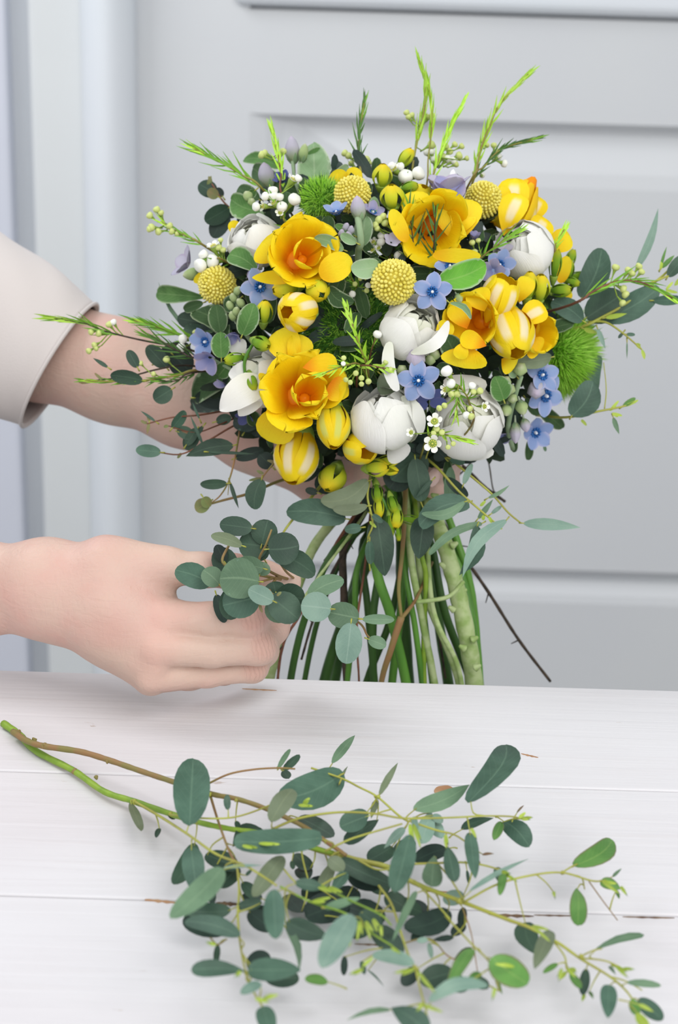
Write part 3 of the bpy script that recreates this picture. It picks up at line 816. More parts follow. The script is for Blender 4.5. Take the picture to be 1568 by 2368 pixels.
for ln in LV:
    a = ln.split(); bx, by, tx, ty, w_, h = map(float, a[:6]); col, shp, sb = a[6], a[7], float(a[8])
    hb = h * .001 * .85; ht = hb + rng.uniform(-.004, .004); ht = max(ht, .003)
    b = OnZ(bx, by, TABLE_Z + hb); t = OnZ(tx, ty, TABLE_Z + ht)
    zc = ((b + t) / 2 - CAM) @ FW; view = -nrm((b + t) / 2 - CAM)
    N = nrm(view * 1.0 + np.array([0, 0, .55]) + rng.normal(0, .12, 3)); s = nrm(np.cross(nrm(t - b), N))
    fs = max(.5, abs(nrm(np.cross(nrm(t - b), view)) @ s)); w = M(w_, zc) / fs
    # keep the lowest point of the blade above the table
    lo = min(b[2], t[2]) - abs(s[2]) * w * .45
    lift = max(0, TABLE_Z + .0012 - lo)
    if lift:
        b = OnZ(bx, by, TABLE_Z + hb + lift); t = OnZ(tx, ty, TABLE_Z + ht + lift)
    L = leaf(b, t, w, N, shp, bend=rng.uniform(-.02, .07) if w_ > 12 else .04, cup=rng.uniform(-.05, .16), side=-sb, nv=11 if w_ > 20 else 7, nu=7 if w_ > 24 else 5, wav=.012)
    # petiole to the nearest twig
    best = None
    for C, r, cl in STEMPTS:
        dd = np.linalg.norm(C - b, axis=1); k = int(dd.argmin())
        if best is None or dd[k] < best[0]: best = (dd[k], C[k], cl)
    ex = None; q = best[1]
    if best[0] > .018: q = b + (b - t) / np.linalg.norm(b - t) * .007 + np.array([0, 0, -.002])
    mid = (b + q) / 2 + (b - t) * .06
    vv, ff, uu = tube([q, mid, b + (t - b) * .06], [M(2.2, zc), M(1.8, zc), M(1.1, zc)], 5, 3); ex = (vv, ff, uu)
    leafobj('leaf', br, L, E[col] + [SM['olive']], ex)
# small budding tips
for x, y, ax, ay, L_ in ((690, 1862, 1, .1, 34), (700, 1858, .8, -.4, 24), (1205, 1893, 1, .0, 26), (1200, 1893, .8, -.7, 20), (905, 2190, .9, .5, 24), (720, 2085, 1, -.2, 46), (735, 2052, 1, .1, 50), (760, 2050, .8, .6, 34), (598, 1950, 1, .05, 50), (560, 1955, .9, .2, 40), (606, 2312, 1, -.6, 34), (590, 2310, 1, .3, 30), (880, 2140, .2, 1, 26), (862, 2125, .6, 1, 28), (1170, 2022, .9, .6, 26), (1160, 2015, .9, .2, 20), (1280, 2062, .3, 1, 12), (1300, 2240, -.5, 1, 24), (1312, 2240, .8, .6, 28), (1440, 2240, 1, .2, 24), (1425, 2236, .9, .7, 30), (1145, 2285, -.3, 1, 24), (960, 2240, -1, .35, 46), (965, 2245, .7, .9, 58), (978, 2322, .9, .4, 50), (975, 2320, -.3, 1, 20), (840, 2240, -.9, .6, 30), (838, 2236, .8, -.7, 32), (500, 2185, -1, -.1, 22), (815, 2130, -.1, 1, 60), (832, 2130, .1, 1, 46), (845, 2130, .5, 1, 40), (948, 1905, .1, 1, 50), (955, 1905, .5, 1, 52), (1030, 1930, .3, 1, 30), (1090, 1915, .4, .9, 26), (556, 2245, -.4, .7, 20), (1190, 2236, -1, -.05, 46), (1230, 2140, .9, .5, 56), (1392, 2038, 1, .4, 46), (1435, 2050, .8, .7, 22)):
    for q in range(2):
        h = hz(x, y) + .010
        b = OnZ(x, y, TABLE_Z + h); ang = rng.uniform(-.25, .25)
        tx, ty = x + L_ * (ax * math.cos(ang) - ay * math.sin(ang)) * (1 - .3 * q), y + L_ * (ay * math.cos(ang) + ax * math.sin(ang)) * (1 - .3 * q)
        t = OnZ(tx, ty, TABLE_Z + h + .002); zc = (b - CAM) @ FW
        leafobj('leaf_bud', br, leaf(b, t, M(8, zc), -nrm(b - CAM), 'oval', th=.0012, nv=6, nu=3), E['y'])

# ------------------------------------------------------------------ flower builders
def arcpetal(fr, phi, r, z, hw, rc, nv=9, nu=7, th=.0003, ruf=0., lift=0., seed=0., notch=0.):
    """petal around an axis. fr=(origin,x,y,zaxis); r,z,hw,rc: functions of t (metres)"""
    o, X, Y, Z = fr; er = X * math.cos(phi) + Y * math.sin(phi); et = -X * math.sin(phi) + Y * math.cos(phi)
    tt = np.sin(np.linspace(0, 1, nv) * PI / 2); sv = np.linspace(-1, 1, nu); V = []; uv = []; B = []
    for t in tt:
        R_, Z_, H_, C_ = r(t), z(t), hw(t), rc(t)
        for v in sv:
            s = H_ * v; a = s / C_
            rr = R_ - C_ * (1 - math.cos(a)) + lift * v * v * t * H_
            zz = Z_ - notch * abs(v) ** 2.2 * H_ * t
            wv = ruf * math.sin(v * 4.3 + seed + t * 5) * t * t
            p = o + er * (rr + wv) + et * (C_ * math.sin(a)) + Z * (zz + wv * .6)
            V.append(p); uv.append((.5 + .5 * v, t)); B.append(p + er * th * (1 - .9 * v * v) - Z * th * .2)
    n = len(V); Fc = []; I = []
    for i in range(nv - 1):
        for k in range(nu - 1):
            a = i * nu + k
            Fc.append((a, a + nu, a + nu + 1, a + 1)); I.append(0)            # inside
            Fc.append((n + a, n + a + 1, n + a + nu + 1, n + a + nu)); I.append(1)   # outside
    return np.array(V + B), Fc, np.array(uv + uv), I
def mkpetal(name, parent, P, mats, **k):
    V, Fc, uv, I = P; g = Geo(); g.V.append(V); g.F += Fc; g.U.append(uv); g.I += I; g.n = len(V)
    return g.build(name, mats, parent, **k)
def axes(d, roll=0.):
    Z = nrm(d); a = UP if abs(Z @ UP) < .92 else RT; X = nrm(np.cross(a, Z)); Y = np.cross(Z, X)
    return X * math.cos(roll) + Y * math.sin(roll), Y * math.cos(roll) - X * math.sin(roll), Z
def roundw(t, k=.45): return max(.04, (t ** k) * (1 - t ** 5) ** .5 if t < 1 else .04)

def sub(name, parent):                      # a part that only groups its own pieces
    o = bpy.data.objects.new(name, None); COL.objects.link(o); o.parent = parent; o.empty_display_size = .005; return o

def freesia(parent, x, y, zc, d, R, L, opn, inm, outm, name='bloom', roll=0., n=6, ruf=.0, label=None, flare=1.0, part=True):
    """R,L in px at that depth; opn 0 closed bud .. 1 wide open"""
    f = sub(name, parent) if part else parent
    if label: f['label'] = label
    if opn > .6: R *= 1.12
    R = M(R, zc); L = M(L, zc); c = W(x, y, zc); X, Y, Z = axes(d, roll); o = c - Z * L * .5
    for k in range(n):
        inner = k % 2; ph = 2 * PI * k / n + (rng.uniform(-.12, .12) if opn > .3 else 0)
        sc = 1.0 - .09 * inner
        if opn > .3: sc *= rng.uniform(.84, 1.1)
        def r(t, s=sc):
            cl = R * s * max(.03, math.sin(PI * (.07 + (.92 - .27 * min(opn, .4)) * t)) ** (.72)); op = R * s * (.13 + .12 * t + .78 * t ** 1.7 * flare)
            return cl * (1 - opn) + op * opn
        def z(t, s=sc): return L * ((t ** .9) * (1 - opn) + opn * (t * 1.12 - .34 * t ** 4 * flare)) * (1 if not inner else 1.03)
        W0 = (R * .74 * (1 - opn) + R * .66 * opn)
        def hw(t): return W0 * (roundw(t) * (1 - opn) + opn * (.2 + .8 * t ** .8) * max(.05, (1 - t ** 6) ** .5))
        def rc(t): return max(R * .5, r(t) * .9) * (1 + 1.1 * opn * t)
        P = arcpetal((o, X, Y, Z), ph, r, z, hw, rc, 12, 9, R * .035, ruf=R * (ruf + .075 * opn), seed=k * 1.9 + x * .1, notch=.12 * opn)
        mkpetal('petal', f, P, [inm, outm])
    if opn > .1:
        mk('throat', *tube([o - Z * L * .1, o + Z * L * .06, o + Z * L * .12], [R * .12, R * .26, R * .08], 10, 3)[:2], M_FRO, f)
        for k in range(0):
            q = o + (X * math.cos(k * 2.1) + Y * math.sin(k * 2.1)) * R * .09
            V, Fc, u = tube([o + Z * L * .2, q + Z * L * .55, q + Z * L * .8 + (q - o) * .6], [R * .03, R * .03, R * .055], 5, 3)
            mk('stamen', V, Fc, M_FRS if k else M_FRG, f, uv=u)
    if opn < .12:
        g = Geo(); g.add(*tube([o - Z * L * .18, o, o + Z * L * .13], [R * .22, R * .5, R * .62], 8, 3)[:2]); g.build('calyx', [M_CAL], f)
    return f
def budgreen(parent, x, y, zc, d, R, L, inm=None, outm=None, n=4, label=None):
    return freesia(parent, x, y, zc, d, R, L, .06, inm or M_FRGG, outm or M_FRGG, 'bud', n=n, label=label)
def ranunculus(name_label, x, y, zc, d, R, seed=0, tint=0, wide=1.0, grp=None, dep=.95):
    t_ = thing('ranunculus', name_label, 'flower', W(x, y, zc), grp)
    Rm = M(R, zc); X, Y, Z = axes(d, seed); c = W(x, y, zc)
    K = 5; rr = random.Random(int(seed * 100) + 5)
    for k in range(K):
        a = k / (K - 1); rho = Rm * (.62 + .38 * a); n = 4 if k < 2 else 5
        top = math.radians(5 + 27 * a ** 1.3 * wide) ; bot = math.radians(158)
        az = math.radians(66 - 12 * a)
        for q in range(n):
            ph = 2 * PI * (q + .5 * (k % 2)) / n + k * .8 + rr.uniform(-.15, .15) + seed
            er0 = X * math.cos(ph) + Y * math.sin(ph)
            jt = top * rr.uniform(.6, 1.6); jr = rho * rr.uniform(.93, 1.07); nv, nu = 10, 9
            V = []; uv = []; B = []
            for i in range(nv):
                t = i / (nv - 1)
                for j in range(nu):
                    v = -1 + 2 * j / (nu - 1)
                    al = bot + (jt - bot) * (t - .16 * t * v * v * t)
                    wth = az * (t ** .35 * .98 + .02) * (1 - max(0, t - .62) ** 2 * 2.6)
                    be = ph + v * wth * (1.0 if math.sin(al) > .35 else 1.25)
                    rad = jr * (1 + .035 * v * v * t + .03 * math.sin(v * 3 + k + q * 1.7 + seed) * t + (.10 * a * max(0, t - .75) / .25 * wide))
                    dirr = X * math.cos(be) + Y * math.sin(be)
                    p = c + (dirr * math.sin(al) + Z * math.cos(al) * dep) * rad - Z * Rm * .05
                    V.append(p); uv.append((.5 + .5 * v, t)); B.append(p + (dirr * math.sin(al) + Z * math.cos(al)) * Rm * .014 * (1 - v * v))
            nn = len(V); Fc = []; I = []
            for i in range(nv - 1):
                for j in range(nu - 1):
                    b = i * nu + j
                    Fc.append((b, b + nu, b + nu + 1, b + 1)); I.append(0); Fc.append((nn + b, nn + b + 1, nn + b + nu + 1, nn + b + nu)); I.append(0)
            mkpetal('petal', t_, (np.array(V + B), Fc, np.array(uv + uv), I), [M_RANC if k < 2 + tint else M_RAN])
    V, F_, _ = tube([c - Z * Rm * .5, c, c + Z * Rm * .3, c + Z * Rm * .40], [Rm * .3, Rm * .38, Rm * .3, Rm * .1], 14, 4)
    mk('centre', V, F_, M_RANC, t_)
    return t_
# unit craspedia head made of many florets
def craspedia(label, x, y, zc, d, R, ry=1.0, stem=None):
    t_ = thing('craspedia', label, 'flower', W(x, y, zc), 'yellow craspedia balls in the bouquet')
    Rm = M(R, zc); X, Y, Z = axes(d); c = W(x, y, zc); g = Geo()
    bm = bmesh.new(); bmesh.ops.create_icosphere(bm, subdivisions=1, radius=1); u = np.array([v.co[:] for v in bm.verts]); bm.verts.index_update()
    uf = [tuple(v.index for v in f.verts) for f in bm.faces]; bm.free()
    N = 270
    for i in range(N):
        z = 1 - 1.85 * (i + .5) / N; ph = i * 2.39996; s = math.sqrt(1 - z * z)
        n = X * s * math.cos(ph) + Y * s * math.sin(ph) + Z * z
        rj = 1 + rng.uniform(-.02, .03)
        p = c + n * Rm * .93 * rj; e = Rm * .096 * rng.uniform(.85, 1.1)
        V = u * e + np.outer(u @ n, n) * e * .5 + p
        g.add(V, uf)
    g.build('florets', [M_CRA], t_, kind='stuff')
    V, F_, _ = tube([c - Z * Rm * .98, c - Z * Rm * .5, c, c + Z * Rm * .5, c + Z * Rm * .93], [Rm * .2, Rm * .78, Rm * .93, Rm * .8, Rm * .2], 20, 4)
    mk('core', V, F_, M_CRAC, t_)
    return t_
def tweedia_flower(parent, x, y, zc, d, R, roll=0., mat=None, cup=.15, petals=5, name='bloom', part=True, stretch=.30, corona=True, lift=None):
    stretch *= 1.32
    mat = mat or M_TW; f = sub(name, parent) if part else parent
    Rm = M(R, zc); X, Y, Z = axes(d, roll); c = W(x, y, zc); o = c - Z * Rm * .05
    for k in range(petals):
        ph = 2 * PI * k / 5 + rng.uniform(-.07, .07)
        cu = cup + rng.uniform(-.08, .08)
        P = arcpetal((o, X, Y, Z), ph, lambda t: Rm * (.10 + .9 * t) * math.cos(cu * 1.3), lambda t: Rm * (cu * 1.25 * t - .10 * t * t), lambda t: Rm * stretch * (.42 + .58 * math.sin(PI * min(1, t * .9)) ** .6) * max(.08, (1 - t ** 6) ** .5),
                     lambda t: Rm * 1.3, 9, 7, Rm * .02, ruf=Rm * .02, seed=k * 2.)
        mkpetal('petal', f, P, [mat, mat])
    if corona:
        g = Geo()
        for k in range(10):
            a = 2 * PI * (k + .5) / 10; e = X * math.cos(a) + Y * math.sin(a)
            g.add(*tube([o + e * Rm * .08, o + e * Rm * .19 + Z * Rm * .04, o + e * Rm * .24 + Z * Rm * .13, o + e * Rm * .17 + Z * Rm * .16], [Rm * .05, Rm * .065, Rm * .055, Rm * .03], 6, 3)[:2])
        g.build('corona', [M_TWC], f)
        g = Geo(); g.add(*tube([o, o + Z * Rm * .14, o + Z * Rm * .22], [Rm * .09, Rm * .08, Rm * .055], 7, 3)[:2]); g.build('stigma', [M_WHITE], f)
    return f
def softbud(parent, x, y, zc, d, R, L, mat, name='bud'):
    Rm = M(R, zc); Lm = M(L, zc); X, Y, Z = axes(d); c = W(x, y, zc); o = c - Z * Lm * .5
    V, F_, u = tube([o, o + Z * Lm * .25, o + Z * Lm * .55, o + Z * Lm * .85, o + Z * Lm], [Rm * .55, Rm * .95, Rm, Rm * .6, Rm * .12], 10, 4)
    a = np.arctan2((V - o) @ Y, (V - o) @ X); rad = V - o - np.outer((V - o) @ Z, Z)
    V = V + rad * (.09 * np.cos(5 * a + ((V - o) @ Z) / Lm * 3))[:, None]
    b = mk(name, V, F_, mat, parent, uv=u)
    g = Geo()
    for k in range(4):
        ph = k * PI / 2 + .4
        e = X * math.cos(ph) + Y * math.sin(ph)
        L_ = leaf(o + e * Rm * .3 - Z * Lm * .1, o + e * Rm * 1.02 + Z * Lm * .33, Rm * .8, e, 'lance', bend=.12, cup=-.2, th=Rm * .06, nv=5, nu=3)
        g.add(L_[0], L_[1], L_[2])
    g.add(*tube([o - Z * Lm * .45, o - Z * Lm * .1, o + Z * Lm * .04], [Rm * .16, Rm * .24, Rm * .5], 6, 2)[:2])
    g.build('calyx', [E['p'][0]], b)
    return b
# unit waxflower bud and open cup (shared meshes, unit radius, axis +Z)
def unit_wax(green=False):
    g = Geo(); V, F_, u = tube([(0, 0, -.9), (0, 0, -.55), (0, 0, 0), (0, 0, .5), (0, 0, .78)], [.25, .8, 1.0, .85, .35], 14, 3)
    V = np.array(V); a = np.arctan2(V[:, 1], V[:, 0]); k = 1 + .06 * np.cos(5 * a) * np.clip(V[:, 2] + .4, 0, 1)
    V[:, 0] *= k; V[:, 1] *= k; V[:, 2] -= .22 * np.exp(-((V[:, 0] ** 2 + V[:, 1] ** 2) / .12)) * (V[:, 2] > .3)
    g.add(V, F_, u, 0); g.add(*tube([(0, 0, -3.0), (0, 0, -1.9), (0, 0, -.8), (0, 0, -.45)], [.16, .22, .5, .72], 8, 3), mi=1)
    return mesh('waxflower_bud', np.concatenate(g.V), g.F, [M_WAXG if green else M_WAX, M_CAL], midx=g.I, uv=np.concatenate(g.U))
def unit_cup():
    g = Geo(); fr = (np.zeros(3), np.array([1., 0, 0]), np.array([0, 1., 0]), np.array([0, 0, 1.]))
    for k in range(5):
        P = arcpetal(fr, 2 * PI * k / 5, lambda t: .45 + .62 * t, lambda t: .05 + .55 * t - .12 * t * t, lambda t: .52 * (.6 + .4 * t) * max(.1, (1 - t ** 5) ** .5), lambda t: 1.1, 6, 5, .05)
        g.add(P[0], P[1], P[2], 0)
    g.add(*tube([(0, 0, -2.4), (0, 0, -1.2), (0, 0, -.3), (0, 0, .05)], [.16, .28, .58, .55], 10, 3), mi=1)
    g.add(*tube([(0, 0, 0), (0, 0, .5)], [.1, .08], 6, 1), mi=2)
    for k in range(10):
        a = k * .628; g.add(*tube([(.42 * math.cos(a), .42 * math.sin(a), .05), (.34 * math.cos(a), .34 * math.sin(a), .34)], [.04, .06], 5, 1), mi=2)
    return mesh('waxflower_cup', np.concatenate(g.V), g.F, [M_WAX, M_CAL, M_CRA], midx=g.I, uv=np.concatenate(g.U))
UW, UG, UC = unit_wax(), unit_wax(True), unit_cup()
def waxbud(parent, x, y, zc, R, d=None, kind='w', name='bud'):
    d = img_dir(rng.uniform(-.5, .5), rng.uniform(-.9, -.2), .9) if d is None else d
    me = {'w': UW, 'g': UG, 'c': UC}[kind]
    return place({'w': name, 'g': 'green_bud', 'c': 'open_flower'}[kind], me, parent, frame_to(d, W(x, y, zc), M(R, zc), rng.uniform(0, 3)))
def sprig(label, pts, nl=46, dens=9., col='M', ww=3.2, stemr=2.2, start=.0, spread=.5, buds=(), stemmat=None, side=None, lower=None, tipboost=1.0):
    """waxflower sprig: pts = px,py,zc base -> tip. needles on the outer part"""
    P = [W(*p) for p in pts]; t_ = thing('waxflower_sprig', label, 'sprig', P[0], 'waxflower sprigs in the bouquet')
    zc = pts[-1][2]; C = catmull(np.array(P), 10)
    pre = [W(*p) for p in lower] if lower else []
    rr = [M(stemr * 1.3, zc)] * len(pre) + list(np.linspace(M(stemr * 1.2, zc), M(stemr * .55, zc), len(P)))
    mk('stem', *tube(pre + P, rr, 6, 6)[:2], stemmat or M_STEMO, t_)
    mats = {'B': [M_NEEDB, M_NEEDB], 'M': [M_NEEDM, M_NEEDB], 'D': [M_NEEDD, M_NEEDM]}[col]
    g = Geo(); n = len(C); seg = np.linalg.norm(np.diff(C, axis=0), axis=1); cum = np.concatenate([[0], np.cumsum(seg)]); Lp = cum[-1]
    s = start * Lp; ph = rng.uniform(0, 6)
    while s < Lp:
        k = min(n - 2, int(np.searchsorted(cum, s)) - 0); k = max(0, min(n - 2, k - 1 if k else 0))
        f = (s - cum[k]) / (seg[k] + 1e-9); p = C[k] + (C[k + 1] - C[k]) * f; T = nrm(C[k + 1] - C[k])
        u = s / Lp; a = np.array([.2, .4, .9]); x = nrm(np.cross(T, a)); y = np.cross(T, x)
        for q in range(2):
            ang = ph + q * PI + rng.uniform(-.4, .4); e = x * math.cos(ang) + y * math.sin(ang)
            sp = spread * rng.uniform(.6, 1.35) * (1.1 - .75 * u)
            Ln = M(nl * 1.2, zc) * rng.uniform(.7, 1.1) * (1 - .35 * u ** 3)
            tip = p + (T * math.cos(sp) + e * math.sin(sp)) * Ln
            N = nrm(e * math.cos(sp) - T * math.sin(sp)) * -1
            vw = -nrm(p - CAM); N = nrm(N * .4 + vw * .8)
            L_ = leaf(p, tip, M(ww * 1.25, zc) * rng.uniform(.85, 1.2), N, 'needle', bend=rng.uniform(-.10, .04), cup=.2, th=M(ww * .3, zc), nv=5, nu=3)
            g.add(L_[0], L_[1], L_[2], 1 if u > .8 and rng.random() < .7 else 0)
        ph += 1.7; s += M(dens * 1.8, zc) * (1.25 - .55 * u * tipboost)
    if g.n: g.build('needle_leaves', mats, t_, kind='stuff')
    for b in buds:
        bx, by, R = b[:3]; kind = b[3] if len(b) > 3 else 'w'
        R *= 1.06 if kind == 'g' else 1.18
        dz = b[4] if len(b) > 4 else 0
        # spur from the sprig to the bud
        q = W(bx, by, zc + dz); k = int(np.linalg.norm(C - q, axis=1).argmin()); k0 = max(0, k - 4)
        base = C[k0]; d = nrm(q - base) if np.linalg.norm(q - base) > 1e-5 else img_dir(0, -1, .3)
        d = nrm(d + img_dir(0, -.1, .35) * .6)
        place({'w': 'bud', 'g': 'green_bud', 'c': 'open_flower'}[kind], {'w': UW, 'g': UG, 'c': UC}[kind], t_, frame_to(d, q, M(R, zc), rng.uniform(0, 3)))
        e = q - d * M(R * 2.6, zc)
        if np.linalg.norm(e - base) > M(4, zc):
            mk('bud_stalk', *tube([base, (base + e) / 2 + (e - base) * .05, e], [M(1.5, zc), M(1.4, zc), M(1.6, zc)], 5, 3)[:2], M_CAL, t_)
    return t_
def fuzz(label, x, y, zc, R, n, L, mats, depth=.7, hemi=-.2, wpx=2.4, outd=None):
    t_ = thing('green_dianthus', label, 'flower', W(x, y, zc), 'fuzzy green dianthus heads in the bouquet')
    c = W(x, y, zc); Rm = M(R, zc); X, Y, Z = axes(outd if outd is not None else img_dir(0, 0, 1)); g = Geo()
    for i in range(n):
        z = rng.uniform(hemi, 1); ph = rng.uniform(0, 2 * PI); s = math.sqrt(max(0, 1 - z * z))
        nn = X * s * math.cos(ph) + Y * s * math.sin(ph) + Z * z * depth
        p = c + nn * Rm * rng.uniform(.68, .9); j = nrm(rng.normal(0, 1, 3))
        q = p + nrm(nn + j * .55) * M(L, zc) * rng.uniform(.6, 1.15); m_ = (p + q) / 2 + j * M(L * .15, zc)
        d = nrm(q - p); sd = nrm(np.cross(d, -nrm(p - CAM) + rng.normal(0, .4, 3))) * M(wpx, zc) * .5
        up = np.cross(sd, d) * .6
        V = [p - sd, p + sd, p + up, m_ - sd * .8, m_ + sd * .8, m_ + up * .8, q]
        F_ = [(0, 1, 4, 3), (1, 2, 5, 4), (2, 0, 3, 5), (3, 4, 6), (4, 5, 6), (5, 3, 6)]
        g.add(V, F_, None, 0 if rng.random() < .75 else 1)
    g.build('filaments', mats, t_, kind='stuff')
    V, F_, _ = tube([c - Z * Rm * .7 * depth, c, c + Z * Rm * .45 * depth, c + Z * Rm * .72 * depth], [Rm * .5, Rm * .82, Rm * .66, Rm * .15], 16, 4)
    mk('core', V, F_, M_FUZC, t_)
    return t_
def bleaf(parent, bx, by, tx, ty, w_, col, dz=0., shape='oval', side=0., bend=.06, cup=.12, tilt=None, fold=0., name='leaf', zc=None, wav=.012, dzt=0., pet=True):
    z1 = (zc if zc else dome(bx, by)) + dz; z2 = (zc if zc else dome(tx, ty)) + dz + dzt
    if not zc: z1 = .5 * z1 + .5 * z2
    b, t = W(bx, by, z1), W(tx, ty, z2); vw = -nrm(b - CAM)
    N = vw + rng.normal(0, .15, 3) if tilt is None else vw + RT * tilt[0] - UP * tilt[1]
    N = nrm(N); s = nrm(np.cross(nrm(t - b), N)); fs = max(.5, abs(nrm(np.cross(nrm(t - b), vw)) @ s))
    L = leaf(b, t, M(w_, z1) / fs, N, shape, bend=bend, cup=cup, side=side, fold=fold, nv=11 if w_ > 18 else 7, nu=7 if w_ > 18 else 5, wav=wav)
    ex = None
    if pet:
        d = (b - t) / np.linalg.norm(b - t)
        ex = tube([b + d * M(9, z1) - vw * M(6, z1), b + d * M(4, z1), b - d * M(3, z1)], [M(2, z1), M(1.8, z1), M(1.0, z1)], 5, 2)
    return leafobj(name, parent, L, E[col] + [SM['olive']], ex)
def lower_stem(parent, head, tie, bots, r0, r1, mat, bump=0., name='stem', lab=None):
    """stem from the flower head through the grip and down past the table edge"""
    P = [W(*head), W(*tie)] + [W(*b) for b in bots]; z = tie[2]
    n = len(P); R = np.interp(np.linspace(0, 1, n), [0, .3, 1], [M(r0, z), M(r0, z), M(r1, z)])
    mk(name, *tube(P, R, 9, 7, bump)[:2], mat, parent, label=lab)

# ------------------------------------------------------------------ the bouquet
TC = (940, 1120, .935)
# --- white ranunculus
def ranun(label, x, y, dz, d, R, seed, tint, wide, stem, bumps=0., dep=.95):
    zc = dome(x, y) + dz; t_ = ranunculus(label, x, y, zc, d, R, seed, tint, wide, 'white ranunculus blooms in the bouquet', dep)
    tie, bots, r0, r1, mat = stem
    lower_stem(t_, (x, y, zc + M(R, zc) * .9), tie, bots, r0, r1, mat, bumps); return t_
r1 = ranun('white ranunculus at upper left, behind the large orange-yellow bloom', 592, 560, .012, img_dir(-.35, -.75, .6), 64, 1.3, 0, 1.1,
      ((925, 1110, .94), [(820, 1240, .93), (745, 1400, .935), (700, 1600, .95), (690, 1750, .96)], 6, 7, M_STEMD))
r2 = ranun('white ranunculus just below the central craspedia ball, ruffled on its right', 952, 762, .004, img_dir(.45, -.6, .75), 72, 2.2, 1, .9,
      ((985, 1115, .93), [(1035, 1280, .905), (1072, 1430, .905), (1098, 1590, .92), (1105, 1760, .94)], 19, 22, M_STEMP), .06)
r3 = ranun('round white ranunculus lowest in the bouquet, beside yellow buds', 892, 968, -.006, img_dir(-.25, -.8, .55), 78, 3.1, 0, .8,
      ((935, 1125, .92), [(952, 1300, .90), (978, 1440, .905), (1008, 1600, .92), (1020, 1750, .94)], 8, 9, M_STEMP), .03)
r4 = ranun('wide white ranunculus at lower right, with small waxflower buds over it', 1084, 975, .0, img_dir(-.1, -.3, .9), 84, 4.4, 1, 1.0,
      ((975, 1120, .93), [(965, 1250, .915), (985, 1380, .91), (1058, 1570, .925), (1070, 1750, .94)], 8, 7, M_STEMP), dep=1.1)
r5 = ranun('smooth white ranunculus at upper right, in front of the striped yellow bloom', 1212, 578, .0, img_dir(-.5, -.5, .7), 70, 5.2, 0, .7,
      ((1000, 1110, .95), [(1060, 1300, .94), (1092, 1440, .93), (1105, 1600, .94), (1110, 1750, .95)], 9, 9, M_STEMM))
r6 = ranun('white ranunculus at the left edge with a flared pointed petal', 600, 872, .004, img_dir(-.3, -.6, .7), 66, .7, 1, 1.2,
      ((900, 1125, .93), [(815, 1165, .93), (735, 1250, .92), (690, 1350, .92), (640, 1500, .93), (612, 1620, .94)], 11, 13, M_STEMP), .03)
def wpetal(par, bx, by, tx, ty, w_, shape='obov', dz=-.003, **k):
    E['_w'] = [M_RAN, M_RAN]; z = dome(bx, by) + dz
    bleaf(par, bx, by, tx, ty, w_, '_w', shape=shape, name='petal', zc=z, pet=False, **k)
wpetal(r6, 610, 880, 508, 950, 74, 'ovate', dz=-.008, bend=.14, wav=.06, side=.05); wpetal(r6, 605, 900, 552, 962, 50, 'ovate', dz=-.006, bend=.1, wav=.05); wpetal(r6, 600, 860, 528, 866, 60, 'ovate', dz=-.004, bend=.2, wav=.05)
wpetal(r6, 560, 830, 545, 785, 44, dz=.0)
wpetal(r2, 900, 790, 918, 905, 30, 'strap', dz=-.006, side=.1); wpetal(r2, 950, 818, 1038, 742, 30, 'oval', dz=-.012, side=.18, bend=.2, wav=.08)
wpetal(r4, 1070, 940, 1070, 866, 100, 'obov', dz=.004, bend=.25, wav=.04); wpetal(r4, 1090, 1005, 1090, 1066, 110, 'obov', dz=.004, bend=.3, wav=.04)
wpetal(r3, 930, 915, 975, 1005, 34, 'oval', dz=-.008, bend=.2, side=-.15); wpetal(r3, 900, 1020, 935, 1062, 60, 'obov', dz=.002, bend=.2); 


# --- craspedia
craspedia_stem = {0: ((950, 1120, .93), [(935, 1290, .905), (960, 1450, .905), (978, 1600, .92), (985, 1750, .94)], 6.5, 7.5, M_STEMM),
    1: ((915, 1120, .945), [(840, 1250, .935), (850, 1400, .93), (868, 1600, .94), (872, 1750, .95)], 8, 9, M_STEMD),
    2: ((935, 1112, .95), [(870, 1260, .94), (800, 1420, .94), (745, 1600, .95), (735, 1750, .96)], 11, 14, M_STEMD),
    3: ((965, 1112, .95), [(1000, 1270, .93), (1030, 1420, .925), (1095, 1600, .94), (1105, 1750, .95)], 9, 10, M_STEMD)}
for i, (lb, x, y, dz, d, R) in enumerate((('large craspedia ball near the bouquet centre, beside the blue star-shaped flower', 910, 652, -.006, img_dir(-.05, -.1, 1), 51),
        ('craspedia ball at the far left of the bouquet', 502, 659, .0, img_dir(-.3, .0, 1), 43),
        ('small craspedia ball at the top centre, tipped upward', 815, 450, .0, img_dir(0, -.8, .7), 42),
        ('craspedia ball at the upper right, behind the yellow petals', 1118, 462, .0, img_dir(.4, -.3, .8), 42))):
    zc = dome(x, y) + dz; t_ = craspedia(lb, x, y, zc, d, R)
    tie, bots, a, b, m_ = craspedia_stem[i]; lower_stem(t_, (x, y, zc + .02), tie, bots, a, b, m_)

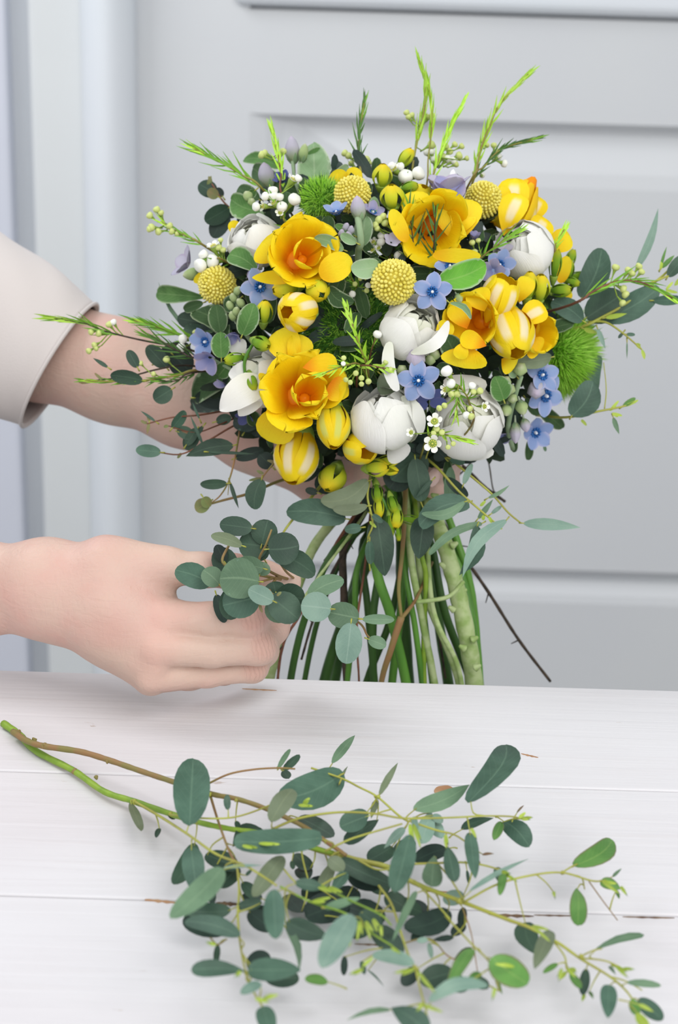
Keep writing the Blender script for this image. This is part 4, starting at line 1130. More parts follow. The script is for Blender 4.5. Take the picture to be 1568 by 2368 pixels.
# --- freesia stems
E['fy'] = [M_FRO, M_FRY]; E['fs'] = [M_FRS, M_FRO]; E['fg'] = [M_FRGG, M_FRGG]; E['fY'] = [M_FRY, M_FRO]
def fpet(par, bx, by, tx, ty, w_, m_='fY', dz=-.004, shape='obov', **k): bleaf(par, bx, by, tx, ty, w_, m_, shape=shape, name='petal', zc=dome((bx + tx) / 2, (by + ty) / 2) + dz, pet=False, **k)
def fth(label, x, y): return thing('freesia_stem', label, 'flower', W(x, y, dome(x, y)), 'yellow freesia stems in the bouquet')
def D(x, y, dz=0.): return dome(x, y) + dz
fa = fth('freesia with an open orange-yellow bloom and green buds at upper left', 690, 590)
freesia(fa, 692, 588, D(690, 590, -.006), img_dir(.18, -.12, 1), 92, 120, .80, M_FRO, M_FRY, roll=.5, flare=.8)
freesia(fa, 708, 590, D(690, 590, -.012), img_dir(.25, -.1, 1), 44, 90, .45, M_FRO, M_FRY, roll=1.1, n=4)
fpet(fa, 740, 640, 812, 596, 66, 'fY', -.008, 'oval', bend=.12); fpet(fa, 700, 560, 722, 505, 56, 'fY', .0, bend=.1); fpet(fa, 680, 640, 583, 642, 34, 'fY', -.012, 'ovate', bend=-.06)
fpet(fa, 650, 600, 605, 560, 84, 'fY', -.006, bend=.15)
budgreen(fa, 662, 668, D(665, 668), img_dir(-1, .2, .4), 26, 66, M_FRG, M_FRG); budgreen(fa, 735, 672, D(735, 672, -.002), img_dir(.4, .5, .8), 30, 52, M_FRG, M_FRG)
budgreen(fa, 611, 723, D(611, 722, -.004), img_dir(.1, -.9, .5), 21, 60, M_FRGG, M_FRG)
freesia(fa, 690, 720, D(690, 720, -.010), img_dir(-.45, .12, .8), 50, 108, .10, M_FRO, M_FRS, roll=.3, label='half-open cream-striped bloom', n=6)
lower_stem(fa, (700, 640, D(700, 640, .02)), (915, 1115, .93), [(775, 1270, .90), (705, 1430, .905), (668, 1600, .92), (660, 1750, .94)], 8, 9, M_STEMD)
fb = fth('freesia with a big ruffled open bloom and a row of yellow buds at lower left', 700, 900)
freesia(fb, 690, 905, D(690, 900, -.010), img_dir(.08, -.1, 1), 100, 130, .82, M_FRO, M_FRY, roll=.1, flare=.85, ruf=.03)
freesia(fb, 712, 910, D(700, 900, -.020), img_dir(.2, -.2, 1), 52, 100, .5, M_FRO, M_FRY, roll=.9, n=5, ruf=.06)
fpet(fb, 665, 930, 620, 1020, 92, 'fY', -.008, 'obov', bend=.12); fpet(fb, 700, 850, 780, 838, 50, 'fy', -.012, bend=.12); fpet(fb, 760, 890, 806, 915, 60, 'fy', -.010, 'ovate')
fpet(fb, 690, 845, 640, 765, 78, 'fY', -.004, 'obov', bend=.12); fpet(fb, 675, 850, 700, 775, 62, 'fY', -.002, 'obov', bend=.12); fpet(fb, 640, 880, 612, 900, 80, 'fY', -.012, bend=.2)
freesia(fb, 688, 1055, D(690, 1050, -.012), img_dir(-.18, .95, .35), 56, 132, .05, M_FRO, M_FRS, roll=.4, label='large cream-striped closed bloom pointing down')
freesia(fb, 770, 982, D(770, 980, -.014), img_dir(.02, .9, .45), 42, 118, .05, M_FRO, M_FRW, roll=.2, n=6, name='bud')
freesia(fb, 832, 1034, D(830, 1034, -.016), img_dir(.55, .35, .85), 46, 82, .16, M_FRO, M_FRW, roll=.8, n=5, name='bud')
freesia(fb, 769, 1105, D(770, 1105, -.012), img_dir(-.35, .75, .6), 34, 74, .03, M_FRG, M_FRG, n=4, name='bud', label='yellow-green closed bud')
freesia(fb, 872, 1082, D(872, 1082, -.014), img_dir(.9, -.05, .45), 24, 58, .05, M_FRGG, M_FRG, n=4, name='bud')
freesia(fb, 896, 1066, D(896, 1070, -.008), img_dir(1, -.1, .2), 17, 54, .08, M_FRG, M_FRG, n=4, name='bud'); freesia(fb, 900, 1086, D(896, 1070, -.006), img_dir(.9, .2, .2), 14, 44, .05, M_FRG, M_FRG, n=3, name='bud')
lower_stem(fb, (760, 1000, D(760, 1000, .02)), (905, 1130, .925), [(868, 1290, .89), (905, 1430, .895), (942, 1600, .91), (950, 1750, .93)], 11, 12, M_STEMM)
fc = fth('freesia at the top centre with open yellow petals behind dark needles', 1000, 500)
freesia(fc, 1000, 525, D(1000, 530, .004), img_dir(.05, .25, .9), 92, 120, .8, M_FRO, M_FRY, roll=.9, flare=.8)
fpet(fc, 965, 530, 962, 442, 70, 'fY', .002, bend=.12); fpet(fc, 1060, 560, 1090, 462, 72, 'fY', -.006, bend=.14); fpet(fc, 1040, 550, 1060, 480, 100, 'fY', -.002, bend=.14)
fpet(fc, 1000, 590, 1112, 592, 34, 'fY', -.008, 'oval'); fpet(fc, 940, 560, 905, 484, 38, 'fY', -.004, 'oval'); fpet(fc, 990, 480, 985, 438, 50, 'fY', .006)
freesia(fc, 884, 408, D(884, 408, .0), img_dir(.1, -.9, .5), 24, 58, .04, M_FRG, M_FRG, n=4, name='bud'); freesia(fc, 907, 456, D(907, 456, -.004), img_dir(-.1, -.8, .6), 29, 60, .04, M_FRG, M_FRG, n=4, name='bud')
budgreen(fc, 938, 366, D(938, 366, .008), img_dir(.6, -.8, .2), 18, 52, M_FRG, M_FRG); budgreen(fc, 946, 434, D(946, 434, -.002), img_dir(.95, -.25, .3), 16, 44); freesia(fc, 975, 448, D(975, 448, .004), img_dir(.3, -.7, .6), 30, 40, .1, M_FRY, M_FRY, name='bud')
fpet(fc, 800, 430, 765, 402, 52, 'fY', .010, 'oval'); fpet(fc, 810, 425, 826, 388, 40, 'fY', .012, 'oval'); fpet(fc, 780, 440, 800, 398, 40, 'fY', .012, 'oval')
lower_stem(fc, (940, 480, D(940, 480, .03)), (955, 1118, .95), [(930, 1300, .93), (900, 1440, .93), (842, 1600, .94), (838, 1750, .95)], 8, 9, M_STEMD)
fd = fth('freesia at the upper right edge with cream-striped yellow petals', 1220, 480)
freesia(fd, 1190, 478, D(1200, 480, .006), img_dir(-.45, .65, -.1), 70, 130, .42, M_FRS, M_FRS, roll=.6, flare=.7)
for a in ((1180, 540, 1192, 412, 76, 'fs', -.002), (1165, 545, 1205, 450, 66, 'fs', -.008), (1215, 520, 1252, 458, 52, 'fs', .0), (1225, 560, 1262, 505, 60, 'fs', -.004), (1255, 580, 1320, 548, 56, 'fY', .0), (1230, 600, 1285, 560, 60, 'fY', .004), (1175, 520, 1160, 430, 40, 'fY', .0)):
    fpet(fd, *a, bend=.14, cup=.3)
fpet(fd, 1295, 655, 1312, 592, 34, 'fY', .004, 'oval'); fpet(fd, 1300, 690, 1322, 676, 26, 'fY', .004, 'oval')
for x, y, d, R, L in ((1284, 612, (.1, -1, .3), 17, 72), (1318, 602, (.35, -1, .2), 14, 54), (1332, 640, (1, -.15, .3), 13, 62), (1296, 672, (1, .0, .5), 18, 54), (1316, 625, (.1, -1, .5), 13, 50), (1322, 652, (.9, .3, .3), 13, 40)):
    budgreen(fd, x, y, D(x, y, .0), img_dir(*d), R, L)
lower_stem(fd, (1260, 640, D(1260, 640, .02)), (985, 1118, .95), [(975, 1270, .925), (978, 1400, .92), (1002, 1600, .935), (1010, 1750, .95)], 7, 8, M_STEMM)
fe = fth('freesia at the right with a crowded cluster of golden blooms', 1160, 750)
freesia(fe, 1098, 742, D(1098, 742, -.006), img_dir(-.35, .1, .9), 74, 120, .72, M_FRO, M_FRY, roll=.2, flare=.8)
freesia(fe, 1152, 692, D(1150, 690, -.012), img_dir(.35, -.8, .45), 50, 118, .25, M_FRO, M_FRS, roll=.5, label='cream-striped bloom pointing up')
freesia(fe, 1180, 765, D(1180, 765, -.014), img_dir(.15, .75, .6), 58, 150, .1, M_FRO, M_FRS, roll=.2, label='cream-striped bloom pointing down')
freesia(fe, 1226, 768, D(1226, 768, -.008), img_dir(.55, .2, .8), 62, 110, .6, M_FRO, M_FRY, roll=.9, flare=.8)
for a in ((1085, 800, 1075, 852, 108, 'fY', -.018), (1125, 800, 1065, 778, 44, 'fy', -.022), (1080, 760, 1055, 700, 60, 'fy', -.008), (1075, 790, 1062, 830, 36, 'fY', -.02), (1160, 830, 1190, 850, 50, 'fY', -.012),
          (1195, 750, 1262, 712, 58, 'fs', -.018), (1235, 780, 1280, 762, 70, 'fY', -.010), (1215, 790, 1250, 812, 56, 'fy', -.014), (1200, 700, 1222, 640, 44, 'fY', -.012), (1010, 800, 1036, 742, 42, 'fY', -.004), (1120, 720, 1100, 668, 60, 'fY', -.014)):
    fpet(fe, *a, bend=.16, cup=.25)
for x, y, d, R, L in ((1222, 662, (.1, -.9, .5), 22, 70), (1248, 668, (.05, -.8, .6), 25, 72)): budgreen(fe, x, y, D(x, y, -.008), img_dir(*d), R, L, M_FRG, M_FRG)
lower_stem(fe, (1140, 780, D(1140, 780, .03)), (970, 1122, .935), [(940, 1280, .915), (925, 1430, .915), (905, 1600, .93), (900, 1750, .95)], 9, 10, M_STEMM)
ff = fth('slender freesia tip of leaf-green buds over the left white ranunculus', 560, 860)
for x, y, d, R, L in ((543, 830, (-1, .25, .4), 17, 52), (582, 882, (.3, .9, .4), 15, 50), (566, 896, (-.2, 1, .3), 10, 44), (578, 900, (.5, .9, .3), 9, 34), (604, 794, (.6, .3, .5), 20, 52)): budgreen(ff, x, y, D(x, y, -.014), img_dir(*d), R, L)
mk('stem', *tube([W(600, 780, D(600, 780, .0)), W(582, 800, D(582, 800, -.010)), W(566, 835, D(566, 835, -.014)), W(567, 870, D(567, 870, -.014))], [M(4, .85)] * 3 + [M(3, .85)], 7, 5)[:2], M_STEMM, ff)
fg_ = fth('hanging freesia tip of small yellow-green buds below the blooms', 900, 1180)
for x, y, d, R, L, g in ((872, 1140, (.1, 1, .2), 15, 50, 0), (876, 1172, (.05, 1, .2), 14, 52, 1), (908, 1165, (.3, 1, .2), 14, 46, 0), (917, 1198, (-.1, 1, .3), 18, 50, 1), (902, 1215, (.1, 1, .2), 11, 60, 0), (920, 1228, (.1, 1, .2), 9, 48, 0), (950, 1202, (1, .15, .2), 13, 54, 0)):
    budgreen(fg_, x, y, .868, img_dir(*d), R, L, M_FRG if g else M_FRGG, M_FRG if g else M_FRGG)
mk('stem', *tube([W(862, 1085, .885), W(866, 1120, .872), W(888, 1160, .870), W(905, 1200, .870)], [M(5, .87), M(5, .87), M(4, .87), M(3, .87)], 7, 5)[:2], M_STEMM, fg_)

# --- tweedia sprigs: blooms, buds and felted leaves
def tth(label, x, y): return thing('tweedia_sprig', label, 'flower', W(x, y, dome(x, y)), 'blue tweedia sprigs in the bouquet')
def tl(par, rows):
    for r in rows:
        a = r.split(); bleaf(par, *map(float, a[:5]), a[5], dz=float(a[6]) * .001, shape=a[7] if len(a) > 7 else 'oval', side=float(a[8]) if len(a) > 8 else 0., cup=.25, bend=float(a[9]) if len(a) > 9 else .08, wav=.03)
def tstem(par, pts, r=4, mat=None):
    z = .88; P = [W(x, y, dome(x, y) + dz * .001) for x, y, dz in pts]
    mk('stem', *tube(P, [M(r, z)] * len(P), 7, 5)[:2], mat or E['p'][1], par)
def blade(par, x, y, R, d, mat, dz=0., **k): return tweedia_flower(par, x, y, D(x, y, dz), img_dir(*d), R, mat=mat, **k)
ta = tth('felted leaves and lilac buds rising at the upper left back of the bouquet', 700, 400)
tl(ta, ['730 460 725 330 80 p 16 ovate 0', '752 425 806 384 40 p 8 oval .08', '650 388 563 370 32 f 20 oval .06', '660 440 585 388 54 F 16 oval', '690 440 610 420 60 F 22 oval', '700 380 745 345 30 f 24'])
softbud(ta, 676, 345, D(676, 360, .012), img_dir(-.1, -1, .1), 17, 58, M_TWB); softbud(ta, 616, 404, D(616, 404, .008), img_dir(-.2, -.9, .2), 18, 56, M_TWB); softbud(ta, 702, 352, D(702, 352, .010), img_dir(.2, -1, .1), 11, 40, M_TWBG)
blade(ta, 655, 420, 30, (-.2, -.6, .6), M_TWD, .006, cup=.6); tstem(ta, [(676, 375, 12), (690, 440, 20), (760, 560, 50), (900, 900, 90)])
tb_ = tth('felted green leaves beside small white waxflowers at upper left', 565, 470)
tl(tb_, ['602 490 534 460 58 f -4 oval -.05', '600 462 550 436 36 F 4', '590 440 575 452 20 f 0', '560 470 552 442 24 F 8']); softbud(tb_, 573, 453, D(573, 453, -.004), img_dir(-.4, -.7, .6), 11, 26, M_TWBG); softbud(tb_, 582, 466, D(582, 466, -.006), img_dir(.2, -.3, .8), 9, 18, M_TWBG)
tstem(tb_, [(600, 480, 4), (640, 560, 30), (760, 700, 80)])
tc = tth('left tweedia with fuzzy buds, rounded felted leaves and a blue bloom', 560, 720)
tl(tc, ['600 632 530 588 50 f -8 obov .08', '480 688 362 678 44 f 4 obov 0', '470 700 425 716 26 F 6', '528 790 452 718 66 F -6 obov .1', '510 770 500 705 46 F -2', '560 775 588 702 50 f -10 oval .06', '575 760 552 766 20 F -12', '512 828 510 768 46 f -12 oval 0', '555 690 520 715 40 F 0', '500 780 425 760 40 D 10 oval', '440 770 366 652 10 g 6 lance -.05 0'])
blade(tc, 601, 664, 48, (.25, -.1, .9), M_TW, -.004, roll=.7, cup=.2); blade(tc, 585, 640, 34, (-.6, -.6, .3), M_TWL, .0, corona=False, petals=3, cup=.4)
for x, y in ((550, 672), (540, 688), (556, 700), (532, 706), (546, 720), (538, 730)): softbud(tc, x, y, D(x, y, -.008), img_dir(rng.uniform(-.6, .6), -.6, .6), 9, 26, M_TWBG)
blade(tc, 546, 775, 30, (-.3, .5, .6), M_TWL, -.002, corona=False, petals=4, cup=.7)
tstem(tc, [(548, 680, -2), (556, 740, 0), (590, 800, 20), (760, 980, 70)], 5)
tc2 = tth('pair of drooping blue and lilac tweedia blooms at the left edge', 480, 810)
blade(tc2, 476, 790, 44, (-.55, .25, .7), M_TW, -.006, roll=.3, cup=.45); blade(tc2, 484, 828, 44, (-.3, .6, .6), M_TWL, -.010, roll=1.0, cup=.55, corona=False, petals=4); blade(tc2, 464, 838, 32, (-.7, .6, .2), M_TWL, -.002, corona=False, petals=2, cup=.2)
tl(tc2, ['545 865 448 925 62 F -4 oval .08', '560 930 438 935 48 k 8', '530 840 505 870 40 f 0']); tstem(tc2, [(490, 830, 0), (560, 870, 10), (700, 960, 50)])
td = tth('pale lilac tweedia bloom at the far left above the waxflower buds', 430, 615)
blade(td, 434, 612, 48, (-.6, -.3, .3), M_TWP, .004, corona=False, cup=.45, roll=.4); softbud(td, 442, 634, D(442, 634, .0), img_dir(-.8, .2, .3), 14, 40, M_TWBG); tstem(td, [(450, 640, 4), (520, 680, 20), (650, 760, 60)])
fpet(fa, 500, 625, 448, 652, 26, 'fY', .004, 'oval'); fpet(fa, 553, 540, 533, 512, 30, 'fY', .012, 'oval')
te = tth('silvery tweedia at the top centre with a pale bud and blue bloom', 820, 500)
blade(te, 778, 493, 38, (-.15, -.75, .5), M_TW, -.004, roll=.5, cup=.5); softbud(te, 829, 480, D(829, 480, -.008), img_dir(-.15, -1, .3), 17, 54, M_TWB)
blade(te, 862, 492, 32, (.3, -.5, .6), M_TWL, .004, roll=.2, cup=.5); blade(te, 905, 560, 26, (.2, -.4, .7), M_TWP, .004, cup=.5, corona=False)
tl(te, ['795 578 727 550 30 p -8 oval .08', '825 562 788 542 24 p -10', '878 612 812 622 48 p -8 oval -.08', '840 560 868 455 34 p 2 oval', '850 640 880 600 40 F 4', '838 570 845 500 44 p 2', '820 545 775 520 20 f -4', '880 640 850 612 30 F 0', '760 665 818 700 40 F 2 oval .2', '790 640 770 690 40 F 6'])
for x, y in ((800, 525), (812, 532), (790, 540), (806, 545)): softbud(te, x, y, D(x, y, -.004), img_dir(rng.uniform(-.5, .5), -.6, .6), 8, 24, M_TWB)
tstem(te, [(828, 505, -4), (835, 560, -2), (830, 620, 20), (870, 900, 80)], 8)
tf = tth('lilac tweedia bloom opening upward at the top', 1035, 430)
blade(tf, 1037, 452, 72, (.0, -.85, .35), M_TWP, -.002, roll=.2, cup=.62, stretch=.34); blade(tf, 1036, 460, 62, (.1, -.7, .6), M_TWL, -.008, roll=.9, cup=.6, petals=3, stretch=.4, corona=False)
softbud(tf, 1047, 405, D(1047, 405, -.002), img_dir(.1, -1, .2), 8, 26, M_WHITE); tstem(tf, [(1036, 470, 2), (1030, 560, 40), (990, 850, 90)])
tg = tth('tweedia with the face-on blue star bloom right of the central craspedia', 1000, 670)
blade(tg, 1000, 675, 47, (-.05, .05, 1), M_TW, -.014, roll=.25, cup=.02); blade(tg, 1040, 617, 42, (.1, -.5, .8), M_TW, -.004, roll=.8, cup=.25); blade(tg, 1155, 612, 42, (.2, .1, .8), M_TW, -.006, roll=.1, cup=.45); blade(tg, 1140, 625, 34, (-.3, .3, .8), M_TWL, -.008, cup=.3, corona=False, petals=4)
blade(tg, 1096, 552, 22, (.1, -.7, .5), M_TWL, .0, cup=.7, corona=False); blade(tg, 1160, 578, 30, (.2, -.6, .6), M_TWP, .0, cup=.5, corona=False)
tl(tg, ['1014 652 1124 612 66 B -18 oval .06', '1040 700 1090 738 15 p -20 oval -.2 0', '1110 630 1060 650 40 f -4', '1055 665 1075 690 22 F -4']); tstem(tg, [(1020, 660, -6), (1060, 700, 10), (1000, 950, 80)])
softbud(tg, 1062, 690, D(1062, 690, -.010), img_dir(.3, .6, .5), 9, 24, M_TWBG)
th_ = tth('tweedia with a face-on blue bloom between the two lower white ranunculus', 970, 885)
blade(th_, 968, 880, 52, (-.1, .15, 1), M_TW, -.016, roll=.45, cup=.04); softbud(th_, 962, 826, D(962, 830, -.010), img_dir(-.2, -.4, .8), 22, 40, M_TWB); blade(th_, 992, 930, 44, (.2, .5, .5), M_TWD, -.002, corona=False, cup=.2, petals=4)
for x, y in ((930, 855), (995, 832), (1006, 820)): softbud(th_, x, y, D(x, y, -.006), img_dir(0, -.3, 1), 12, 26, M_TWBG)
tl(th_, ['1062 835 1030 775 54 F -8 oval', '880 865 925 905 70 o 4 oval', '1040 860 1010 845 34 F -4', '925 940 905 900 40 o 4']); tstem(th_, [(970, 890, 0), (975, 960, 30), (960, 1090, 80)])
ti = tth('right-hand tweedia with sky-blue blooms, fuzzy stems and pinkish buds', 1240, 910)
blade(ti, 1254, 868, 46, (.35, -.2, .8), M_TW, -.010, roll=.3, cup=.25); blade(ti, 1262, 915, 52, (.45, .3, .7), M_TW, -.012, roll=1.1, cup=.15); blade(ti, 1238, 1000, 46, (.3, .3, .7), M_TW, -.006, roll=.6, cup=.4); blade(ti, 1168, 1008, 30, (.1, .8, .3), M_TWL, .004, corona=False, cup=.3)
for x, y, R, L, m_, d in ((1240, 903, 20, 46, M_TWB, (-.1, .4, .8)), (1203, 853, 16, 30, M_TWBG, (0, -.3, 1)), (1207, 944, 14, 34, M_TWBG, (.2, .8, .4)), (1192, 1003, 12, 46, M_TWB, (.0, 1, .2)), (1180, 900, 12, 26, M_TWBG, (-.1, -.2, 1)), (1170, 880, 12, 24, M_TWBG, (.1, -.4, .8)), (1215, 985, 12, 30, M_TWB, (.2, 1, .3)), (1186, 922, 11, 24, M_TWBG, (0, .3, 1)), (1172, 950, 12, 28, M_TWBG, (-.1, .8, .5)), (1150, 985, 11, 24, M_TWBG, (0, .6, .5))):
    softbud(ti, x, y, D(x, y, -.012), img_dir(*d), R, L, m_)
tl(ti, ['1165 925 1145 870 52 f -12 oval', '1275 826 1192 838 36 o -6 oval', '1235 930 1302 990 34 F 2', '1222 1018 1222 1064 20 F 4 oval', '1195 870 1180 850 30 p -6', '1180 985 1190 1046 20 F 0', '1215 920 1245 960 22 F -6', '1258 1030 1262 1044 8 g 0'])
tstem(ti, [(1205, 870, -8), (1190, 920, -6), (1175, 990, 0), (1186, 1038, 2)], 6); tstem(ti, [(1190, 920, -4), (1100, 1000, 30), (990, 1100, 80)], 6)
tj = tth('dark lilac tweedia bits tucked under the left white ranunculus', 560, 955)
blade(tj, 572, 958, 32, (-.3, .6, .5), M_TWD, -.002, cup=.6, petals=4, corona=False); blade(tj, 520, 892, 30, (-.6, .4, .4), M_TWL, .0, cup=.5, petals=3, corona=False); tl(tj, ['600 985 540 970 50 k 10', '580 950 590 985 34 F -2']); tstem(tj, [(570, 960, 6), (620, 1000, 30), (780, 1090, 70)])

# --- fuzzy green dianthus
fz = fuzz('dark mossy dianthus head in the middle of the bouquet', 812, 770, D(812, 770, .030), 118, 3400, 30, [M_FUZD, M_FUZ], depth=.45, wpx=2.2)
fuzz('bright lime dianthus head at the right edge', 1284, 815, .915, 74, 5000, 62, [M_FUZ, M_FUZ], depth=.9, hemi=-.6, wpx=2.5, outd=img_dir(.6, .1, .6))
fuzz('lime dianthus tuft at the top left behind the small craspedia', 745, 462, D(745, 462, .012), 42, 1200, 30, [M_FUZ, M_FUZD], depth=.8, wpx=2.0)

# --- waxflower sprigs
def lo(x, y, z=.93): return [(930, 1000, .96), ((x + 900) / 2, (y + 860) / 2, .955)]
WZ = .905
sprig('waxflower sprig arching out at the upper left, level with the leaves', [(618, 450, .885), (560, 405, .885), (500, 370, .89), (445, 342, .89)], 62, 9, 'M', 4, 2.4, .15, .42, lower=lo(618, 450))
sprig('short upright waxflower sprig above the left lilac buds', [(660, 470, .872), (650, 400, .875), (640, 340, .88), (628, 295, .885)], 46, 8, 'B', 4.5, 2.2, .2, .28, [(605, 358, 9, 'g'), (612, 354, 8, 'g'), (655, 350, 8, 'g')], lower=lo(660, 470), stemmat=M_TWIGR)
sprig('left waxflower sprig ending in pale green buds', [(478, 572, .88), (440, 550, .885), (400, 530, .89), (372, 512, .89)], 42, 9, 'M', 4, 2.3, .1, .45,
      [(362, 484, 8, 'g'), (372, 492, 7, 'g'), (346, 498, 8, 'g'), (350, 526, 9, 'g'), (366, 536, 8, 'g'), (392, 522, 8, 'g'), (397, 535, 8, 'g'), (410, 540, 7, 'g'), (345, 530, 7, 'g')], lower=lo(478, 572))
sprig('dark waxflower sprig at the top left of centre', [(838, 420, .885), (832, 380, .89), (830, 320, .895), (838, 265, .90), (842, 238, .90)], 48, 9, 'D', 4, 2.2, .1, .42,
      [(826, 354, 8, 'g'), (848, 368, 8, 'g'), (845, 382, 8, 'g'), (806, 360, 8, 'g'), (812, 378, 7, 'g'), (853, 376, 7, 'g'), (797, 354, 8, 'g')], lower=lo(838, 420))
sprig('tallest waxflower sprig, bright green, at the top', [(950, 420, .89), (962, 340, .895), (980, 260, .90), (984, 200, .90), (970, 140, .905)], 56, 10, 'B', 4.5, 2.2, .25, .25,
      [(940, 260, 7, 'g'), (952, 266, 7, 'g'), (978, 264, 8, 'g'), (990, 270, 7, 'g'), (1000, 266, 7, 'g'), (998, 335, 10, 'g'), (945, 270, 7, 'g')], lower=lo(950, 420))
sprig('second bright waxflower sprig beside the tallest one', [(985, 440, .888), (990, 370, .893), (998, 300, .898), (997, 235, .90), (990, 195, .90)], 58, 11, 'B', 4, 2.0, .4, .2, lower=lo(985, 440))
sprig('waxflower sprig leaning right at the top, with buds at its foot', [(988, 460, .886), (1010, 380, .89), (1040, 300, .895), (1075, 230, .90)], 50, 9, 'B', 4.5, 2.2, .15, .25,
      [(1022, 362, 10, 'g'), (1005, 370, 9, 'w'), (1034, 368, 9, 'w'), (1030, 338, 8, 'g'), (1052, 334, 7, 'g'), (1068, 338, 7, 'g'), (1040, 350, 8, 'g'), (1062, 360, 9, 'g'), (1080, 366, 6, 'g'), (988, 352, 8, 'w'), (1055, 380, 7, 'g'), (1048, 372, 8, 'w'), (998, 352, 7, 'w')], lower=lo(988, 460))
sprig('feathery waxflower sprig reaching furthest up at the upper right', [(1090, 430, .89), (1110, 350, .895), (1135, 285, .90), (1160, 235, .905), (1222, 172, .91)], 50, 9, 'B', 4.5, 2.4, .1, .3, [(1118, 326, 7, 'g'), (1126, 336, 6, 'g')], lower=lo(1090, 430))
sprig('waxflower sprig pointing right above the upper right craspedia', [(1085, 425, .888), (1120, 385, .892), (1160, 345, .897), (1240, 320, .905)], 46, 8, 'D', 4, 2.2, .05, .35, [(1152, 362, 8, 'w'), (1166, 378, 8, 'w'), (1142, 336, 7, 'g'), (1150, 350, 7, 'g'), (1098, 400, 6, 'g'), (1115, 405, 6, 'w')], lower=lo(1085, 425))
sprig('dense dark waxflower sprig at left in front of the sleeve side', [(470, 790, .885), (420, 775, .885), (370, 758, .885), (310, 742, .885)], 52, 7, 'M', 4.2, 2.2, .1, .5, [(423, 784, 9.5, 'w', -.004), (419, 804, 9.5, 'w', -.004), (452, 768, 7, 'g')], lower=lo(470, 790))
sprig('long waxflower sprig stretching furthest left', [(470, 815, .885), (400, 800, .882), (320, 785, .88), (240, 765, .88), (205, 750, .88), (120, 736, .88)], 56, 9, 'M', 4, 2.3, .55, .4,
      [(228, 771, 8, 'g'), (210, 768, 7, 'g'), (218, 798, 7, 'g'), (205, 812, 7, 'g'), (252, 750, 8, 'g'), (262, 745, 7, 'w'), (222, 806, 6, 'g')], lower=lo(470, 815), stemmat=M_TWIG)
sprig('lower left waxflower sprig crossing the forearm', [(470, 855, .88), (410, 868, .878), (330, 880, .876), (240, 882, .875), (190, 880, .875)], 36, 12, 'M', 4, 2.5, .1, .4, [(385, 831, 8, 'g'), (325, 840, 6, 'g'), (355, 865, 6, 'g')], lower=lo(470, 855))
sprig('waxflower sprig with curved needles left of the blue blooms', [(470, 830, .876), (420, 815, .872), (370, 790, .87), (335, 775, .87)], 56, 9, 'D', 4, 2.0, .1, .55, [], lower=lo(470, 830), stemmat=M_TWIG)
sprig('small waxflower twig under the lower left needles', [(460, 860, .878), (410, 880, .875), (360, 882, .875)], 30, 9, 'D', 3.6, 1.8, .1, .5, [], lower=lo(460, 860), stemmat=M_TWIG)
for n_, (a, b, c_) in enumerate((((975, 640, .858), (960, 590, .842), (945, 470, .836)), ((1005, 650, .858), (1003, 590, .84), (1008, 475, .834)))):
    sprig(('dark spiky waxflower sprig left of its twin, over the top yellow bloom', 'dark spiky waxflower sprig nearest the lilac bloom, over the top yellow bloom')[n_], [a, b, c_], 66, 10, 'D', 4, 2.2, .1, .85,
          [] if n_ else [(876, 508, 9, 'g'), (886, 500, 8, 'g'), (868, 520, 8, 'g'), (872, 528, 7, 'g'), (890, 516, 8, 'g')], lower=lo(a[0], a[1]), stemmat=M_TWIG, tipboost=.6)
sprig('waxflower sprig with white bud pair right of the central stems', [(900, 620, .850), (905, 585, .846), (930, 560, .842)], 44, 7, 'D', 3.8, 2.0, .1, .8, [(882, 545, 8, 'w'), (881, 560, 9, 'w'), (864, 560, 9, 'c'), (862, 578, 9, 'c'), (876, 574, 8, 'c'), (922, 592, 10, 'w')], lower=lo(900, 620), stemmat=M_TWIG)
sprig('waxflower sprig laid over the upper right white ranunculus', [(1095, 615, .846), (1120, 590, .842), (1160, 560, .84), (1200, 535, .84)], 46, 7, 'M', 4.2, 2.2, .05, .5, [(1092, 561, 7, 'g'), (1098, 583, 7, 'g'), (1088, 588, 7, 'g'), (1106, 556, 6, 'g')], lower=lo(1095, 615))
sprig('small bright waxflower sprig over the round yellow petal at right', [(1262, 600, .872), (1285, 565, .866), (1305, 530, .866)], 42, 8, 'B', 4.5, 2.2, .1, .32, lower=lo(1262, 600))
sprig('waxflower sprig with pale buds reaching right past the dark leaves', [(1320, 705, .872), (1370, 675, .872), (1430, 650, .874), (1490, 655, .876), (1555, 690, .878)], 60, 11, 'M', 4.2, 2.6, .15, .3,
      [(1424, 618, 9, 'g'), (1454, 625, 9, 'g'), (1462, 632, 8, 'g'), (1478, 615, 8, 'g'), (1484, 628, 8, 'g'), (1442, 668, 9, 'g'), (1447, 681, 9, 'g'), (1440, 701, 8, 'g')], lower=lo(1320, 705), stemmat=M_TWIGR)
sprig('bright lime waxflower tip over the dark mossy centre', [(850, 850, .822), (835, 810, .812), (818, 760, .808), (800, 710, .81)], 34, 8, 'B', 6, 2.6, .0, .6, lower=[(850, 950, .90), (852, 900, .85)])
sprig('lime waxflower twig with round green buds above the lower ranunculus', [(830, 850, .818), (850, 845, .812), (880, 850, .81), (905, 855, .812)], 26, 9, 'B', 6, 2.0, .1, .8,
      [(823, 863, 6.5, 'g'), (836, 874, 6.5, 'g'), (852, 882, 7, 'g'), (836, 888, 6, 'g'), (892, 838, 6, 'g'), (903, 856, 7, 'g'), (886, 845, 5, 'g'), (810, 884, 6, 'g'), (800, 878, 6, 'g')], lower=[(830, 950, .90), (825, 890, .84)], stemmat=M_TWIGR)
